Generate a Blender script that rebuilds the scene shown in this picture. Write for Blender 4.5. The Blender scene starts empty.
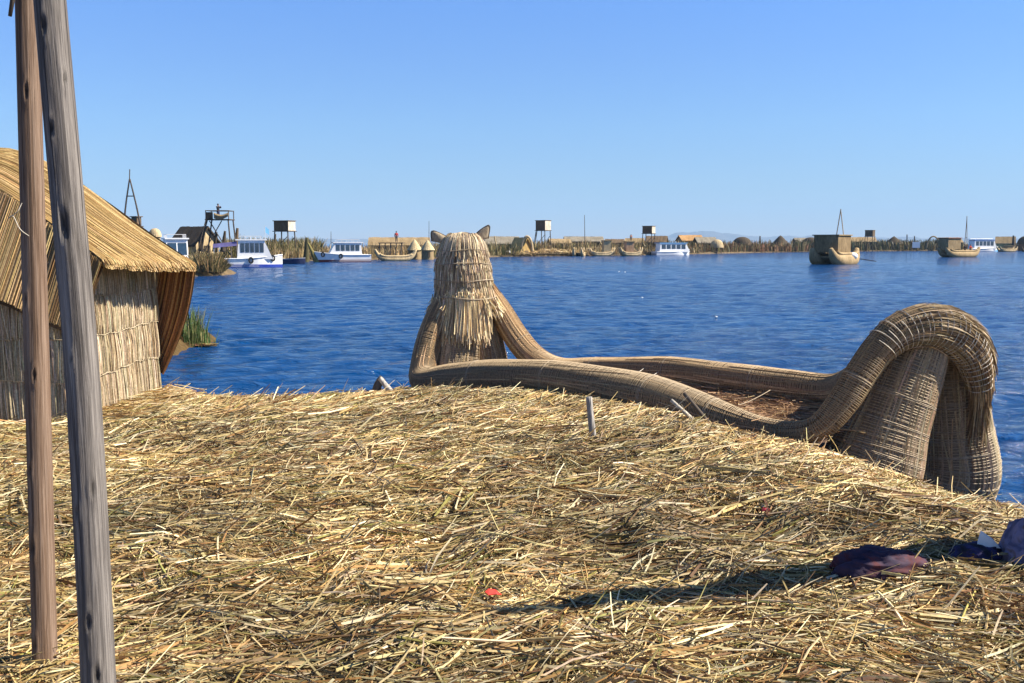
import bpy, math, random
import numpy as np
from mathutils import Vector, Matrix

rng = np.random.default_rng(11)
random.seed(11)
S = bpy.context.scene
COL = S.collection
R = math.radians

# ------------------------------------------------------------------ camera
CAM_Z, FPX, CX, CY, HOR = 2.4, 1000.0, 512.0, 341.5, 243.5
PITCH = math.atan((CY - HOR) / FPX)
cam = bpy.data.cameras.new('camera')
cam.sensor_width = 36.0
cam.lens = 36.0 * FPX / 1024.0
cam.clip_start, cam.clip_end = 0.05, 60000
camo = bpy.data.objects.new('camera', cam)
COL.objects.link(camo)
camo.location = (0, 0, CAM_Z)
camo.rotation_euler = (R(90) - PITCH, 0, 0)
S.camera = camo
_fw = np.array([0, math.cos(PITCH), -math.sin(PITCH)])
_up = np.array([0, math.sin(PITCH), math.cos(PITCH)])


def ray(px, py):
    return np.array([1.0, 0, 0]) * (px - CX) / FPX + _fw - _up * (py - CY) / FPX


def at(px, py, Y):
    d = ray(px, py)
    p = d * (Y / d[1])
    return np.array([p[0], p[1], p[2] + CAM_Z])


def onz(px, py, z):
    d = ray(px, py)
    p = d * ((z - CAM_Z) / d[2])
    return np.array([p[0], p[1], z])


def fard(py):
    """distance of a waterline at picture height py"""
    return onz(512, py, 0.0)[1]


# ------------------------------------------------------------------ materials
MATS = {}


def nodes_of(name):
    m = bpy.data.materials.new(name)
    m.use_nodes = True
    nt = m.node_tree
    return m, nt, nt.nodes['Principled BSDF']


def noise_node(nt, scale, detail=4, coords='Object', stretch=(1, 1, 1), rough=0.55, dist=0.0, uv=False):
    tc = nt.nodes.new('ShaderNodeTexCoord')
    mp = nt.nodes.new('ShaderNodeMapping')
    mp.inputs['Scale'].default_value = stretch
    nt.links.new(tc.outputs[coords], mp.inputs['Vector'])
    n = nt.nodes.new('ShaderNodeTexNoise')
    n.inputs['Scale'].default_value = scale
    n.inputs['Detail'].default_value = detail
    n.inputs['Roughness'].default_value = rough
    n.inputs['Distortion'].default_value = dist
    nt.links.new(mp.outputs[0], n.inputs['Vector'])
    return n


def ramp(nt, fac, stops):
    r = nt.nodes.new('ShaderNodeValToRGB')
    while len(r.color_ramp.elements) < len(stops):
        r.color_ramp.elements.new(0.5)
    for e, (p, c) in zip(r.color_ramp.elements, stops):
        e.position = p
        e.color = (*c, 1)
    nt.links.new(fac, r.inputs['Fac'])
    return r


def mat(name, rgb, rough=0.7, var=0.25, scale=4.0, stretch=(1, 1, 1), bump=0.0, spec=0.3, dark=None, metal=0.0):
    """plain material with a two-scale procedural variation"""
    if name in MATS:
        return MATS[name]
    m, nt, b = nodes_of(name)
    n = noise_node(nt, scale, 5, stretch=stretch)
    lo = dark or tuple(c * (1 - var) for c in rgb)
    hi = tuple(min(1, c * (1 + var * 0.6)) for c in rgb)
    r = ramp(nt, n.outputs['Fac'], [(0.3, lo), (0.7, hi)])
    nt.links.new(r.outputs[0], b.inputs['Base Color'])
    b.inputs['Roughness'].default_value = rough
    b.inputs['Specular IOR Level'].default_value = spec
    b.inputs['Metallic'].default_value = metal
    if bump:
        bp = nt.nodes.new('ShaderNodeBump')
        bp.inputs['Strength'].default_value = bump
        bp.inputs['Distance'].default_value = 0.02
        nt.links.new(n.outputs['Fac'], bp.inputs['Height'])
        nt.links.new(bp.outputs[0], b.inputs['Normal'])
    MATS[name] = m
    return m


def mat_strand(name, rough=0.55, spec=0.3, scale=60.0, amount=0.35):
    """stalks: each stalk's own colour (attribute col) broken up by fine noise"""
    if name in MATS:
        return MATS[name]
    m, nt, b = nodes_of(name)
    a = nt.nodes.new('ShaderNodeAttribute')
    a.attribute_name = 'col'
    n = noise_node(nt, scale, 3)
    r = ramp(nt, n.outputs['Fac'], [(0.3, (1 - amount,) * 3), (0.7, (1 + amount * 0.4,) * 3)])
    mx = nt.nodes.new('ShaderNodeMix')
    mx.data_type = 'RGBA'
    mx.blend_type = 'MULTIPLY'
    mx.inputs['Factor'].default_value = 1.0
    nt.links.new(a.outputs['Color'], mx.inputs['A'])
    nt.links.new(r.outputs[0], mx.inputs['B'])
    nt.links.new(mx.outputs['Result'], b.inputs['Base Color'])
    b.inputs['Roughness'].default_value = rough
    b.inputs['Specular IOR Level'].default_value = spec
    MATS[name] = m
    return m


def mat_thatch(name, rgb, scale=9.0):
    """far-off thatch: streaks down the slope plus blotches"""
    if name in MATS:
        return MATS[name]
    m, nt, b = nodes_of(name)
    n = noise_node(nt, scale, 6, stretch=(1, 1, 0.15), rough=0.7)
    n2 = noise_node(nt, 0.8, 3)
    r = ramp(nt, n.outputs['Fac'], [(0.3, tuple(c * 0.5 for c in rgb)), (0.55, rgb), (0.75, tuple(min(1, c * 1.35) for c in rgb))])
    r2 = ramp(nt, n2.outputs['Fac'], [(0.3, (0.7, 0.68, 0.64)), (0.7, (1.1, 1.1, 1.1))])
    mx = nt.nodes.new('ShaderNodeMix')
    mx.data_type = 'RGBA'
    mx.blend_type = 'MULTIPLY'
    mx.inputs['Factor'].default_value = 1.0
    nt.links.new(r.outputs[0], mx.inputs['A'])
    nt.links.new(r2.outputs[0], mx.inputs['B'])
    nt.links.new(mx.outputs['Result'], b.inputs['Base Color'])
    b.inputs['Roughness'].default_value = 0.85
    b.inputs['Specular IOR Level'].default_value = 0.15
    bp = nt.nodes.new('ShaderNodeBump')
    bp.inputs['Strength'].default_value = 0.7
    bp.inputs['Distance'].default_value = 0.06
    nt.links.new(n.outputs['Fac'], bp.inputs['Height'])
    nt.links.new(bp.outputs[0], b.inputs['Normal'])
    MATS[name] = m
    return m


def mat_wood(name, stops, bump=0.8):
    """weathered pole: grain and cracks along the length (UV: u round, v metres)"""
    m, nt, b = nodes_of(name)
    n = noise_node(nt, 1.0, 8, 'UV', (34, 2.4, 1), 0.72, 0.8)
    n2 = noise_node(nt, 1.0, 4, 'UV', (5, 0.9, 1), 0.6)
    n3 = noise_node(nt, 1.0, 3, 'UV', (60, 1.1, 1), 0.5, 0.8)
    add = nt.nodes.new('ShaderNodeMath')
    add.operation = 'MULTIPLY_ADD'
    add.inputs[1].default_value = 0.55
    nt.links.new(n.outputs['Fac'], add.inputs[0])
    m2 = nt.nodes.new('ShaderNodeMath')
    m2.operation = 'MULTIPLY'
    m2.inputs[1].default_value = 0.45
    nt.links.new(n2.outputs['Fac'], m2.inputs[0])
    nt.links.new(m2.outputs[0], add.inputs[2])
    r = ramp(nt, add.outputs[0], stops)
    crack = ramp(nt, n3.outputs['Fac'], [(0.30, (0.22, 0.2, 0.18)), (0.37, (1, 1, 1))])
    mx = nt.nodes.new('ShaderNodeMix')
    mx.data_type = 'RGBA'
    mx.blend_type = 'MULTIPLY'
    mx.inputs['Factor'].default_value = 0.85
    nt.links.new(r.outputs[0], mx.inputs['A'])
    nt.links.new(crack.outputs[0], mx.inputs['B'])
    ka = nt.nodes.new('ShaderNodeAttribute')
    ka.attribute_name = 'knot'
    mk = nt.nodes.new('ShaderNodeMix')
    mk.data_type = 'RGBA'
    mk.blend_type = 'MULTIPLY'
    mk.inputs['Factor'].default_value = 1.0
    nt.links.new(mx.outputs['Result'], mk.inputs['A'])
    nt.links.new(ka.outputs['Fac'], mk.inputs['B'])
    nt.links.new(mk.outputs['Result'], b.inputs['Base Color'])
    b.inputs['Roughness'].default_value = 0.75
    b.inputs['Specular IOR Level'].default_value = 0.25
    bp = nt.nodes.new('ShaderNodeBump')
    bp.inputs['Strength'].default_value = bump
    bp.inputs['Distance'].default_value = 0.006
    nt.links.new(n.outputs['Fac'], bp.inputs['Height'])
    bp2 = nt.nodes.new('ShaderNodeBump')
    bp2.inputs['Strength'].default_value = bump
    bp2.inputs['Distance'].default_value = 0.006
    nt.links.new(crack.outputs[0], bp2.inputs['Height'])
    nt.links.new(bp.outputs[0], bp2.inputs['Normal'])
    nt.links.new(bp2.outputs[0], b.inputs['Normal'])
    return m


M_STRAW = mat_strand('straw_stalks', 0.5, 0.35, 40)
M_REED = mat_strand('dry_reed', 0.6, 0.25, 50)
M_GREEN = mat_strand('green_reed', 0.5, 0.3, 8)
M_CORD = mat('pale_cord', (0.55, 0.50, 0.42), 0.7, 0.3, 30)
M_DIRTY = mat('weathered_cord', (0.36, 0.29, 0.21), 0.8, 0.35, 30)
M_WHITE = mat('white_boat_paint', (0.80, 0.80, 0.80), 0.35, 0.10, 1.2, spec=0.5)
M_BLUE = mat('blue_hull_paint', (0.03, 0.06, 0.36), 0.4, 0.25, 2)
M_RED = mat('red_hull_paint', (0.22, 0.03, 0.02), 0.5, 0.25, 2)
M_SKY = mat('light_blue_paint', (0.16, 0.42, 0.74), 0.4, 0.2, 2)
M_PURPLE = mat('purple_awning_cloth', (0.17, 0.15, 0.34), 0.8, 0.25, 2)
M_GLASS = mat('dark_blue_window_glass', (0.03, 0.06, 0.10), 0.08, 0.3, 1, spec=0.8)
M_BLACK = mat('black_rubber', (0.015, 0.015, 0.017), 0.7, 0.3, 6)
M_STEEL = mat('pale_rail_metal', (0.6, 0.6, 0.62), 0.4, 0.1, 3, metal=0.3)
M_TIMBER = mat('dark_timber', (0.09, 0.07, 0.055), 0.8, 0.4, 3, (1, 1, 0.3))
M_PALEWOOD = mat('pale_timber', (0.34, 0.27, 0.19), 0.8, 0.3, 3, (1, 1, 0.3))
M_SKIN = mat('skin', (0.25, 0.13, 0.08), 0.6, 0.1, 5)
M_HAIR = mat('black_hair', (0.015, 0.012, 0.01), 0.6, 0.2, 20)
T_GOLD = mat_thatch('golden_thatch', (0.56, 0.39, 0.16))
T_TAN = mat_thatch('tan_thatch', (0.34, 0.25, 0.14))
T_GREY = mat_thatch('grey_thatch', (0.27, 0.24, 0.19))
T_DARK = mat_thatch('dark_thatch', (0.085, 0.065, 0.045))
T_BROWN = mat_thatch('brown_thatch', (0.17, 0.12, 0.075))
T_PALE = mat_thatch('pale_reed_mat', (0.54, 0.42, 0.25))


# ------------------------------------------------------------------ tags
def tag(o, label=None, cat=None, group=None, kind=None):
    if label:
        o['label'] = label
    if cat:
        o['category'] = cat
    if group:
        o['group'] = group
    if kind:
        o['kind'] = kind
    return o


def thing(name, loc, label, cat, group=None, rz=0.0):
    o = bpy.data.objects.new(name, None)
    o.empty_display_size = 0.3
    COL.objects.link(o)
    o.location = tuple(float(c) for c in loc)
    o.rotation_euler = (0, 0, rz)
    return tag(o, label, cat, group)


# ------------------------------------------------------------------ mesh helpers
def perp(t):
    a = Vector((0, 0, 1)) if abs(t[2]) < 0.9 else Vector((1, 0, 0))
    return Vector(t).cross(a).normalized()


class MB:
    def __init__(s):
        s.v, s.f = [], []

    def add(s, vs, fs):
        k = len(s.v)
        s.v += [tuple(float(c) for c in p) for p in vs]
        s.f += [tuple(i + k for i in q) for q in fs]
        return s

    def box(s, c, size, rz=0.0, m=None):
        x, y, z = (q / 2 for q in size)
        vs = [Vector((i * x, j * y, k * z)) for i in (-1, 1) for j in (-1, 1) for k in (-1, 1)]
        rot = m or Matrix.Rotation(rz, 3, 'Z')
        vs = [rot @ p + Vector(tuple(float(q) for q in c)) for p in vs]
        return s.add(vs, [(0, 1, 3, 2), (4, 6, 7, 5), (0, 4, 5, 1), (2, 3, 7, 6), (0, 2, 6, 4), (1, 5, 7, 3)])

    def tube(s, path, r, seg=8):
        P = [Vector(tuple(float(c) for c in p)) for p in path]
        rr = r if hasattr(r, '__len__') else [r] * len(P)
        n = None
        rings = []
        for i, p in enumerate(P):
            t = (P[min(i + 1, len(P) - 1)] - P[max(i - 1, 0)]).normalized()
            n = perp(t) if n is None else (n - t * n.dot(t)).normalized()
            b = t.cross(n)
            rings.append([p + (n * math.cos(2 * math.pi * k / seg) + b * math.sin(2 * math.pi * k / seg)) * rr[i] for k in range(seg)])
        return s.loft(rings)

    def loft(s, rings, cap=True, closed=True):
        n = len(rings[0])
        vs = [p for rg in rings for p in rg]
        fs = []
        for i in range(len(rings) - 1):
            for k in range(n if closed else n - 1):
                a, b2 = i * n + k, i * n + (k + 1) % n
                fs.append((a, b2, b2 + n, a + n))
        if cap:
            fs.append(tuple(range(n))[::-1])
            fs.append(tuple((len(rings) - 1) * n + k for k in range(n)))
        return s.add(vs, fs)

    def prism(s, poly, y0, y1):
        """polygon in (x,z) pushed from y0 to y1"""
        n = len(poly)
        vs = [(x, y0, z) for x, z in poly] + [(x, y1, z) for x, z in poly]
        fs = [tuple(range(n)), tuple(range(n, 2 * n))[::-1]] + [(i, i + n, (i + 1) % n + n, (i + 1) % n) for i in range(n)]
        return s.add(vs, fs)

    def sphere(s, c, r, seg=10, rings=6, sc=(1, 1, 1)):
        rg = []
        for i in range(rings + 1):
            th = math.pi * min(max(i / rings, 0.02), 0.98)
            rg.append([(c[0] + r * sc[0] * math.sin(th) * math.cos(2 * math.pi * k / seg), c[1] + r * sc[1] * math.sin(th) * math.sin(2 * math.pi * k / seg), c[2] - r * sc[2] * math.cos(th)) for k in range(seg)])
        return s.loft(rg)

    def build(s, name, m, parent=None, smooth=False, off=None):
        me = bpy.data.meshes.new(name)
        v = s.v if off is None else [(a - off[0], b - off[1], c - off[2]) for a, b, c in s.v]
        me.from_pydata(v, [], s.f)
        import bmesh
        bm = bmesh.new()
        bm.from_mesh(me)
        bmesh.ops.recalc_face_normals(bm, faces=bm.faces)
        bm.to_mesh(me)
        bm.free()
        if smooth:
            me.polygons.foreach_set('use_smooth', [True] * len(me.polygons))
        me.materials.append(m)
        o = bpy.data.objects.new(name, me)
        COL.objects.link(o)
        if parent is not None:
            o.parent = parent
        return o


def build_arrays(name, parts, m, parent=None, off=None, smooth=False):
    """parts: list of (V, Q, C); joins them into one mesh object with per-point colour"""
    V, Q, Cc, k = [], [], [], 0
    for v, q, c in parts:
        V.append(v)
        Q.append(q + k)
        Cc.append(c)
        k += len(v)
    V, Q, Cc = np.concatenate(V), np.concatenate(Q), np.concatenate(Cc)
    if off is not None:
        V = V - np.array([off[0], off[1], off[2]])
    me = bpy.data.meshes.new(name)
    nf = len(Q)
    me.vertices.add(len(V))
    me.vertices.foreach_set('co', V.astype(np.float32).ravel())
    me.loops.add(nf * 4)
    me.loops.foreach_set('vertex_index', Q.astype(np.int32).ravel())
    me.polygons.add(nf)
    me.polygons.foreach_set('loop_start', np.arange(0, nf * 4, 4, dtype=np.int32))
    me.polygons.foreach_set('use_smooth', np.full(nf, bool(smooth)))
    me.update(calc_edges=True)
    a = me.attributes.new('col', 'FLOAT_COLOR', 'POINT')
    rgba = np.ones((len(V), 4), np.float32)
    rgba[:, :3] = Cc
    a.data.foreach_set('color', rgba.ravel())
    me.materials.append(m)
    o = bpy.data.objects.new(name, me)
    COL.objects.link(o)
    if parent is not None:
        o.parent = parent
    return o


def norm(a):
    return a / np.maximum(np.linalg.norm(a, axis=-1, keepdims=True), 1e-9)


def strands(P, W, C, sides=3, ref=None, taper=0.7, flat=1.0):
    """P (N,K,3) stalk centre lines, W (N,) radius, C (N,3) colour -> prism stalks"""
    P = np.asarray(P, float)
    N, K, _ = P.shape
    T = np.empty_like(P)
    T[:, 1:-1] = P[:, 2:] - P[:, :-2]
    T[:, 0] = P[:, 1] - P[:, 0]
    T[:, -1] = P[:, -1] - P[:, -2]
    T = norm(T)
    if ref is None:
        ref = norm(rng.normal(size=(N, 1, 3))) + np.zeros((1, K, 1))
    U = norm(np.cross(T, ref))
    B = np.cross(T, U)
    W = np.asarray(W, float)
    if W.ndim == 1:
        W = W[:, None] * np.concatenate([np.ones(K - 1), [taper]])[None, :]
    ang = 2 * np.pi * np.arange(sides) / sides
    V = P[:, :, None, :] + W[:, :, None, None] * (np.cos(ang)[None, None, :, None] * U[:, :, None, :] + flat * np.sin(ang)[None, None, :, None] * B[:, :, None, :])
    V = V.reshape(-1, 3)
    i = np.arange(N)[:, None, None] * (K * sides)
    k = np.arange(K - 1)[None, :, None] * sides
    s0 = np.arange(sides)[None, None, :]
    s1 = (s0 + 1) % sides
    Q = np.stack([i + k + s0, i + k + s1, i + k + sides + s1, i + k + sides + s0], -1).reshape(-1, 4)
    Cc = np.repeat(np.asarray(C, float), K * sides, axis=0)
    return V, Q, Cc


def spline(pts, n):
    """Catmull-Rom through rows of pts (any width), n samples evenly by length"""
    p = np.asarray(pts, float)
    q = np.vstack([2 * p[0] - p[1], p, 2 * p[-1] - p[-2]])
    out = []
    for i in range(len(p) - 1):
        t = np.linspace(0, 1, 24, endpoint=False)[:, None]
        a, b, c, d = q[i], q[i + 1], q[i + 2], q[i + 3]
        out.append(0.5 * (2 * b + (c - a) * t + (2 * a - 5 * b + 4 * c - d) * t ** 2 + (3 * b - 3 * c + d - a) * t ** 3))
    out = np.vstack(out + [p[-1:]])
    L = np.concatenate([[0], np.cumsum(np.linalg.norm(np.diff(out[:, :3], axis=0), axis=1))])
    s = np.linspace(0, L[-1], n)
    return np.stack([np.interp(s, L, out[:, j]) for j in range(p.shape[1])], 1), L[-1]


def frames(P):
    T = np.empty_like(P)
    T[1:-1] = P[2:] - P[:-2]
    T[0], T[-1] = P[1] - P[0], P[-1] - P[-2]
    T = norm(T)
    Nn = np.empty_like(P)
    a = np.array([0, 0, 1.0]) if abs(T[0][2]) < 0.9 else np.array([1.0, 0, 0])
    n = np.cross(T[0], a)
    n /= np.linalg.norm(n)
    for i in range(len(P)):
        n = n - T[i] * n.dot(T[i])
        n /= np.linalg.norm(n)
        Nn[i] = n
    return T, Nn, np.cross(T, Nn)


def palette(n, cols, jit=0.15, w=None):
    c = np.array(cols)[rng.choice(len(cols), n, p=w)]
    return c * (1 + rng.normal(0, jit, (n, 1))).clip(0.4, 1.7) * (1 + rng.normal(0, 0.04, (n, 3)))


def bundle(ctrl, n=90, stalks=150, sw=0.009, cols=None, seglen=(0.5, 1.0), lumps=0.02, core=None, tone=None):
    """bundle of reeds: ctrl rows (x,y,z,r); core tube plus stalks lying along it. Returns parts and the sampled path"""
    X, L = spline(ctrl, n)
    P, r = X[:, :3], X[:, 3]
    r = r * (1 + lumps * np.sin(np.linspace(0, L * 5.0, n) + rng.uniform(0, 6)))
    T, Nn, B = frames(P)
    seg = 20
    a = 2 * np.pi * np.arange(seg) / seg
    V = P[:, None] + r[:, None, None] * (np.cos(a)[None, :, None] * Nn[:, None] + np.sin(a)[None, :, None] * B[:, None])
    V = V.reshape(-1, 3)
    i = np.arange(n - 1)[:, None] * seg
    k = np.arange(seg)[None]
    Q = np.stack([i + k, i + (k + 1) % seg, i + seg + (k + 1) % seg, i + seg + k], -1).reshape(-1, 4)
    capv = np.array([P[0], P[-1]])
    nv = len(V)
    capq = [(nv, j, (j + 1) % seg, nv) for j in range(0)]
    core = core or (0.10, 0.075, 0.045)
    # close the ends by collapsing an extra ring
    e0 = P[0] - T[0] * r[0] * 0.35
    e1 = P[-1] + T[-1] * r[-1] * 0.35
    r0 = e0 + 0.25 * (V[:seg] - P[0])
    r1 = e1 + 0.25 * (V[-seg:] - P[-1])
    V = np.vstack([V, r0, r1])
    q0 = np.stack([nv + np.arange(seg), nv + (np.arange(seg) + 1) % seg, (np.arange(seg) + 1) % seg, np.arange(seg)], -1)
    lb = nv - seg
    q1 = np.stack([lb + np.arange(seg), lb + (np.arange(seg) + 1) % seg, nv + seg + (np.arange(seg) + 1) % seg, nv + seg + np.arange(seg)], -1)
    Q = np.vstack([Q, q0, q1])
    parts = [(V, Q, np.tile(np.array(core), (len(V), 1)))]
    cols = cols or [(0.34, 0.26, 0.17), (0.26, 0.19, 0.12), (0.42, 0.34, 0.23), (0.20, 0.14, 0.09)]
    m = max(2, int(round(L / np.mean(seglen))))
    tot = stalks * m
    K = max(5, int(n / m * 1.3))
    s0 = rng.uniform(-0.15, 1.0, tot)
    ln = rng.uniform(*seglen, tot) / L
    tt = (s0[:, None] + ln[:, None] * np.linspace(0, 1, K)[None]).clip(0, 1)
    idx = tt * (n - 1)
    ang = rng.uniform(0, 2 * np.pi, tot)[:, None] + rng.normal(0, 0.10, tot)[:, None] * np.linspace(-1, 1, K)[None]

    def ip(A):
        lo = np.floor(idx).astype(int).clip(0, n - 2)
        f = (idx - lo)
        if A.ndim == 1:
            return A[lo] * (1 - f) + A[lo + 1] * f
        return A[lo] * (1 - f[..., None]) + A[lo + 1] * f[..., None]
    PP, NN, BB, RR = ip(P), ip(Nn), ip(B), ip(r)
    tn = np.ones(tot) if tone is None else np.interp(tt.mean(1), tone[0], tone[1])
    rad = norm(np.cos(ang)[..., None] * NN + np.sin(ang)[..., None] * BB)
    Pt = PP + rad * (RR + rng.uniform(-0.3, 0.9, tot)[:, None] * sw)[..., None]
    parts.append(strands(Pt, np.full(tot, sw) * rng.uniform(0.7, 1.3, tot), palette(tot, cols, 0.2) * tn[:, None], ref=rad))
    return parts, dict(P=P, r=r, T=T, N=Nn, B=B, L=L, n=n)


def wrap(bd, pitch, t0, t1, rad, col, off=0.006, jit=0.0, sides=4):
    """cord wound round a bundle between fractions t0..t1"""
    n, L = bd['n'], bd['L']
    turns = max(1.0, (t1 - t0) * L / pitch)
    K = int(turns * 22) + 2
    t = np.linspace(t0, t1, K)
    ang = np.linspace(0, turns * 2 * np.pi, K)
    idx = t * (n - 1)
    if jit:
        idx = idx + np.interp(np.arange(K), np.arange(0, K + 12, 11), rng.normal(0, jit, len(np.arange(0, K + 12, 11)))) * (n - 1) / L
    idx = idx.clip(0, n - 1.001)
    lo = np.floor(idx).astype(int).clip(0, n - 2)
    f = (idx - lo)[:, None]
    P = bd['P'][lo] * (1 - f) + bd['P'][lo + 1] * f
    N_ = bd['N'][lo] * (1 - f) + bd['N'][lo + 1] * f
    B_ = bd['B'][lo] * (1 - f) + bd['B'][lo + 1] * f
    r = bd['r'][lo] * (1 - f[:, 0]) + bd['r'][lo + 1] * f[:, 0]
    rd = norm(np.cos(ang)[:, None] * N_ + np.sin(ang)[:, None] * B_)
    Pt = P + rd * (r + off)[:, None]
    return strands(Pt[None], np.array([rad]), np.array([col]), sides=sides, ref=rd[None], taper=1.0)


# value noise
_G = rng.random((256, 256))


def vnoise(x, y):
    x, y = np.asarray(x, float), np.asarray(y, float)
    xi, yi = np.floor(x).astype(int), np.floor(y).astype(int)
    fx, fy = x - xi, y - yi
    fx, fy = fx * fx * (3 - 2 * fx), fy * fy * (3 - 2 * fy)
    g = lambda a, b: _G[a % 256, b % 256]
    return (g(xi, yi) * (1 - fx) + g(xi + 1, yi) * fx) * (1 - fy) + (g(xi, yi + 1) * (1 - fx) + g(xi + 1, yi + 1) * fx) * fy


# ------------------------------------------------------------------ sky, sun, haze
SUN_EL, SUN_AZ = 42.0, 92.0        # azimuth from +Y towards +X
w = bpy.data.worlds.new('World')
S.world = w
w.use_nodes = True
nt = w.node_tree
sk = nt.nodes.new('ShaderNodeTexSky')
sk.sky_type = 'NISHITA'
sk.sun_disc = False
sk.sun_elevation = R(SUN_EL)
sk.sun_rotation = R(SUN_AZ)
sk.altitude = 2500
sk.air_density = 1.0
sk.dust_density = 0.0
sk.ozone_density = 6.0
# clear highland air: deeper at the zenith, paler and duller low down
tcw = nt.nodes.new('ShaderNodeTexCoord')
spz = nt.nodes.new('ShaderNodeSeparateXYZ')
nt.links.new(tcw.outputs['Generated'], spz.inputs[0])
rz_ = ramp(nt, spz.outputs['Z'], [(p_, tuple(c_ / 1.3 for c_ in q_)) for p_, q_ in ((.0, (.78, .64, .64)), (.05, (.77, .74, .72)), (.115, (.866, .914, .932)), (.177, (.87, .98, 1.11)), (.24, (.864, 1.07, 1.3)), (.5, (.75, .88, 1.05)), (1.0, (.62, .70, .82)))])
mw_ = nt.nodes.new('ShaderNodeMix')
mw_.data_type = 'RGBA'
mw_.blend_type = 'MULTIPLY'
mw_.inputs['Factor'].default_value = 1.0
nt.links.new(sk.outputs[0], mw_.inputs['A'])
nt.links.new(rz_.outputs[0], mw_.inputs['B'])
nt.links.new(mw_.outputs['Result'], nt.nodes['Background'].inputs[0])
nt.nodes['Background'].inputs[1].default_value = 0.0936
sd = bpy.data.lights.new('sun', 'SUN')
sd.energy = 5.0
sd.angle = R(0.5)
sd.color = (1.0, 0.91, 0.75)
so = bpy.data.objects.new('sun', sd)
COL.objects.link(so)
tow = Vector((math.sin(R(SUN_AZ)) * math.cos(R(SUN_EL)), math.cos(R(SUN_AZ)) * math.cos(R(SUN_EL)), math.sin(R(SUN_EL))))
so.rotation_euler = tow.to_track_quat('Z', 'Y').to_euler()
so.location = (20, 5, 30)
S.view_settings.view_transform = 'Standard'
S.view_settings.look = 'None'
S.view_settings.gamma = 1.0
S.view_settings.exposure = 1.20
S.view_settings.use_curve_mapping = False

HAZE = True
if HAZE:
    m = bpy.data.materials.new('pale_haze')
    m.use_nodes = True
    for n in list(m.node_tree.nodes):
        if n.type == 'BSDF_PRINCIPLED':
            m.node_tree.nodes.remove(n)
    vol = m.node_tree.nodes.new('ShaderNodeVolumePrincipled')
    vol.inputs['Color'].default_value = (0.40, 0.66, 1.0, 1)
    vol.inputs['Density'].default_value = 1.1e-4
    vol.inputs['Anisotropy'].default_value = 0.0
    m.node_tree.links.new(vol.outputs[0], m.node_tree.nodes['Material Output'].inputs['Volume'])
    hz = MB().box((0, 4900, 199), (16000, 12200, 402)).build('haze', m)
    tag(hz, kind='stuff')

# ------------------------------------------------------------------ water
m, nt, b = nodes_of('lake_water')
b.inputs['Base Color'].default_value = (0.001, 0.040, 0.150, 1)
b.inputs['Roughness'].default_value = 0.10
b.inputs['IOR'].default_value = 1.33
b.inputs['Specular IOR Level'].default_value = 0.5
n1 = noise_node(nt, 1.0, 5, stretch=(1.5, 3.0, 1), rough=0.6, dist=0.6)
n2 = noise_node(nt, 1.0, 3, stretch=(0.30, 0.7, 1), rough=0.5, dist=0.4)
n3 = noise_node(nt, 1.0, 3, stretch=(0.02, 0.07, 1), rough=0.6)
r3 = ramp(nt, n3.outputs['Fac'], [(0.35, (0.55,) * 3), (0.65, (1.15,) * 3)])
b1 = nt.nodes.new('ShaderNodeBump')
b1.inputs['Distance'].default_value = 0.34
nt.links.new(r3.outputs[0], b1.inputs['Strength'])
nt.links.new(n1.outputs['Fac'], b1.inputs['Height'])
b2 = nt.nodes.new('ShaderNodeBump')
b2.inputs['Distance'].default_value = 0.45
b2.inputs['Strength'].default_value = 0.8
nt.links.new(n2.outputs['Fac'], b2.inputs['Height'])
nt.links.new(b1.outputs[0], b2.inputs['Normal'])
nt.links.new(b2.outputs[0], b.inputs['Normal'])
# one sheet of real wavelets, finest near the island, running flat to the horizon
th = np.concatenate([np.linspace(-math.pi, -.66, 40)[:-1], np.linspace(-.66, .66, 1000), np.linspace(.66, math.pi, 40)[1:]])
rad_ = np.concatenate([[.3, 3, 6], 8.0 * np.exp(np.arange(0, 860) * .0038), 8.0 * math.exp(860 * .0038) * np.exp(np.linspace(.05, 3.6, 40))])
TH, RA = np.meshgrid(th, rad_)
WX, WY = RA * np.sin(TH), RA * np.cos(TH)
WZ = np.zeros_like(WX)
wr = np.random.default_rng(5)
gust = .55 + .9 * vnoise(WX * .05 + 40, WY * .028 + 7) * (.6 + .8 * vnoise(WX * .015, WY * .012 + 90))
for k in range(46):
    lam = .32 * (7.5 ** wr.random())
    hd = wr.normal(-1.15, .55)
    kx, ky = 2 * math.pi / lam * math.cos(hd), 2 * math.pi / lam * math.sin(hd)
    ph = WX * kx + WY * ky + wr.uniform(0, 6.3) + 2.2 * vnoise(WX * .35 / lam + k * 3.1, WY * .35 / lam + k)
    fade = np.clip((lam / (.0042 * RA + .02) - 2.0) / 2.0, 0, 1)
    sn = np.sin(ph)
    WZ += .0027 * lam ** .8 * (sn + .35 * sn * np.abs(sn)) * fade
WZ *= gust * np.clip((RA - 4) / 4, 0, 1) * np.clip((420 - RA) / 250, 0, 1)
WX, WY = np.clip(WX, -7900, 7900), np.clip(WY, -1100, 10900)
nth = len(th)
i = (np.arange(len(rad_) - 1)[:, None] * nth + np.arange(nth - 1)[None]).ravel()
tag(build_arrays('water', [(np.stack([WX.ravel(), WY.ravel(), WZ.ravel()], -1), np.stack([i, i + nth, i + nth + 1, i + 1], -1), np.full((WX.size, 3), .1))], m, smooth=True), kind='structure')

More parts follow.
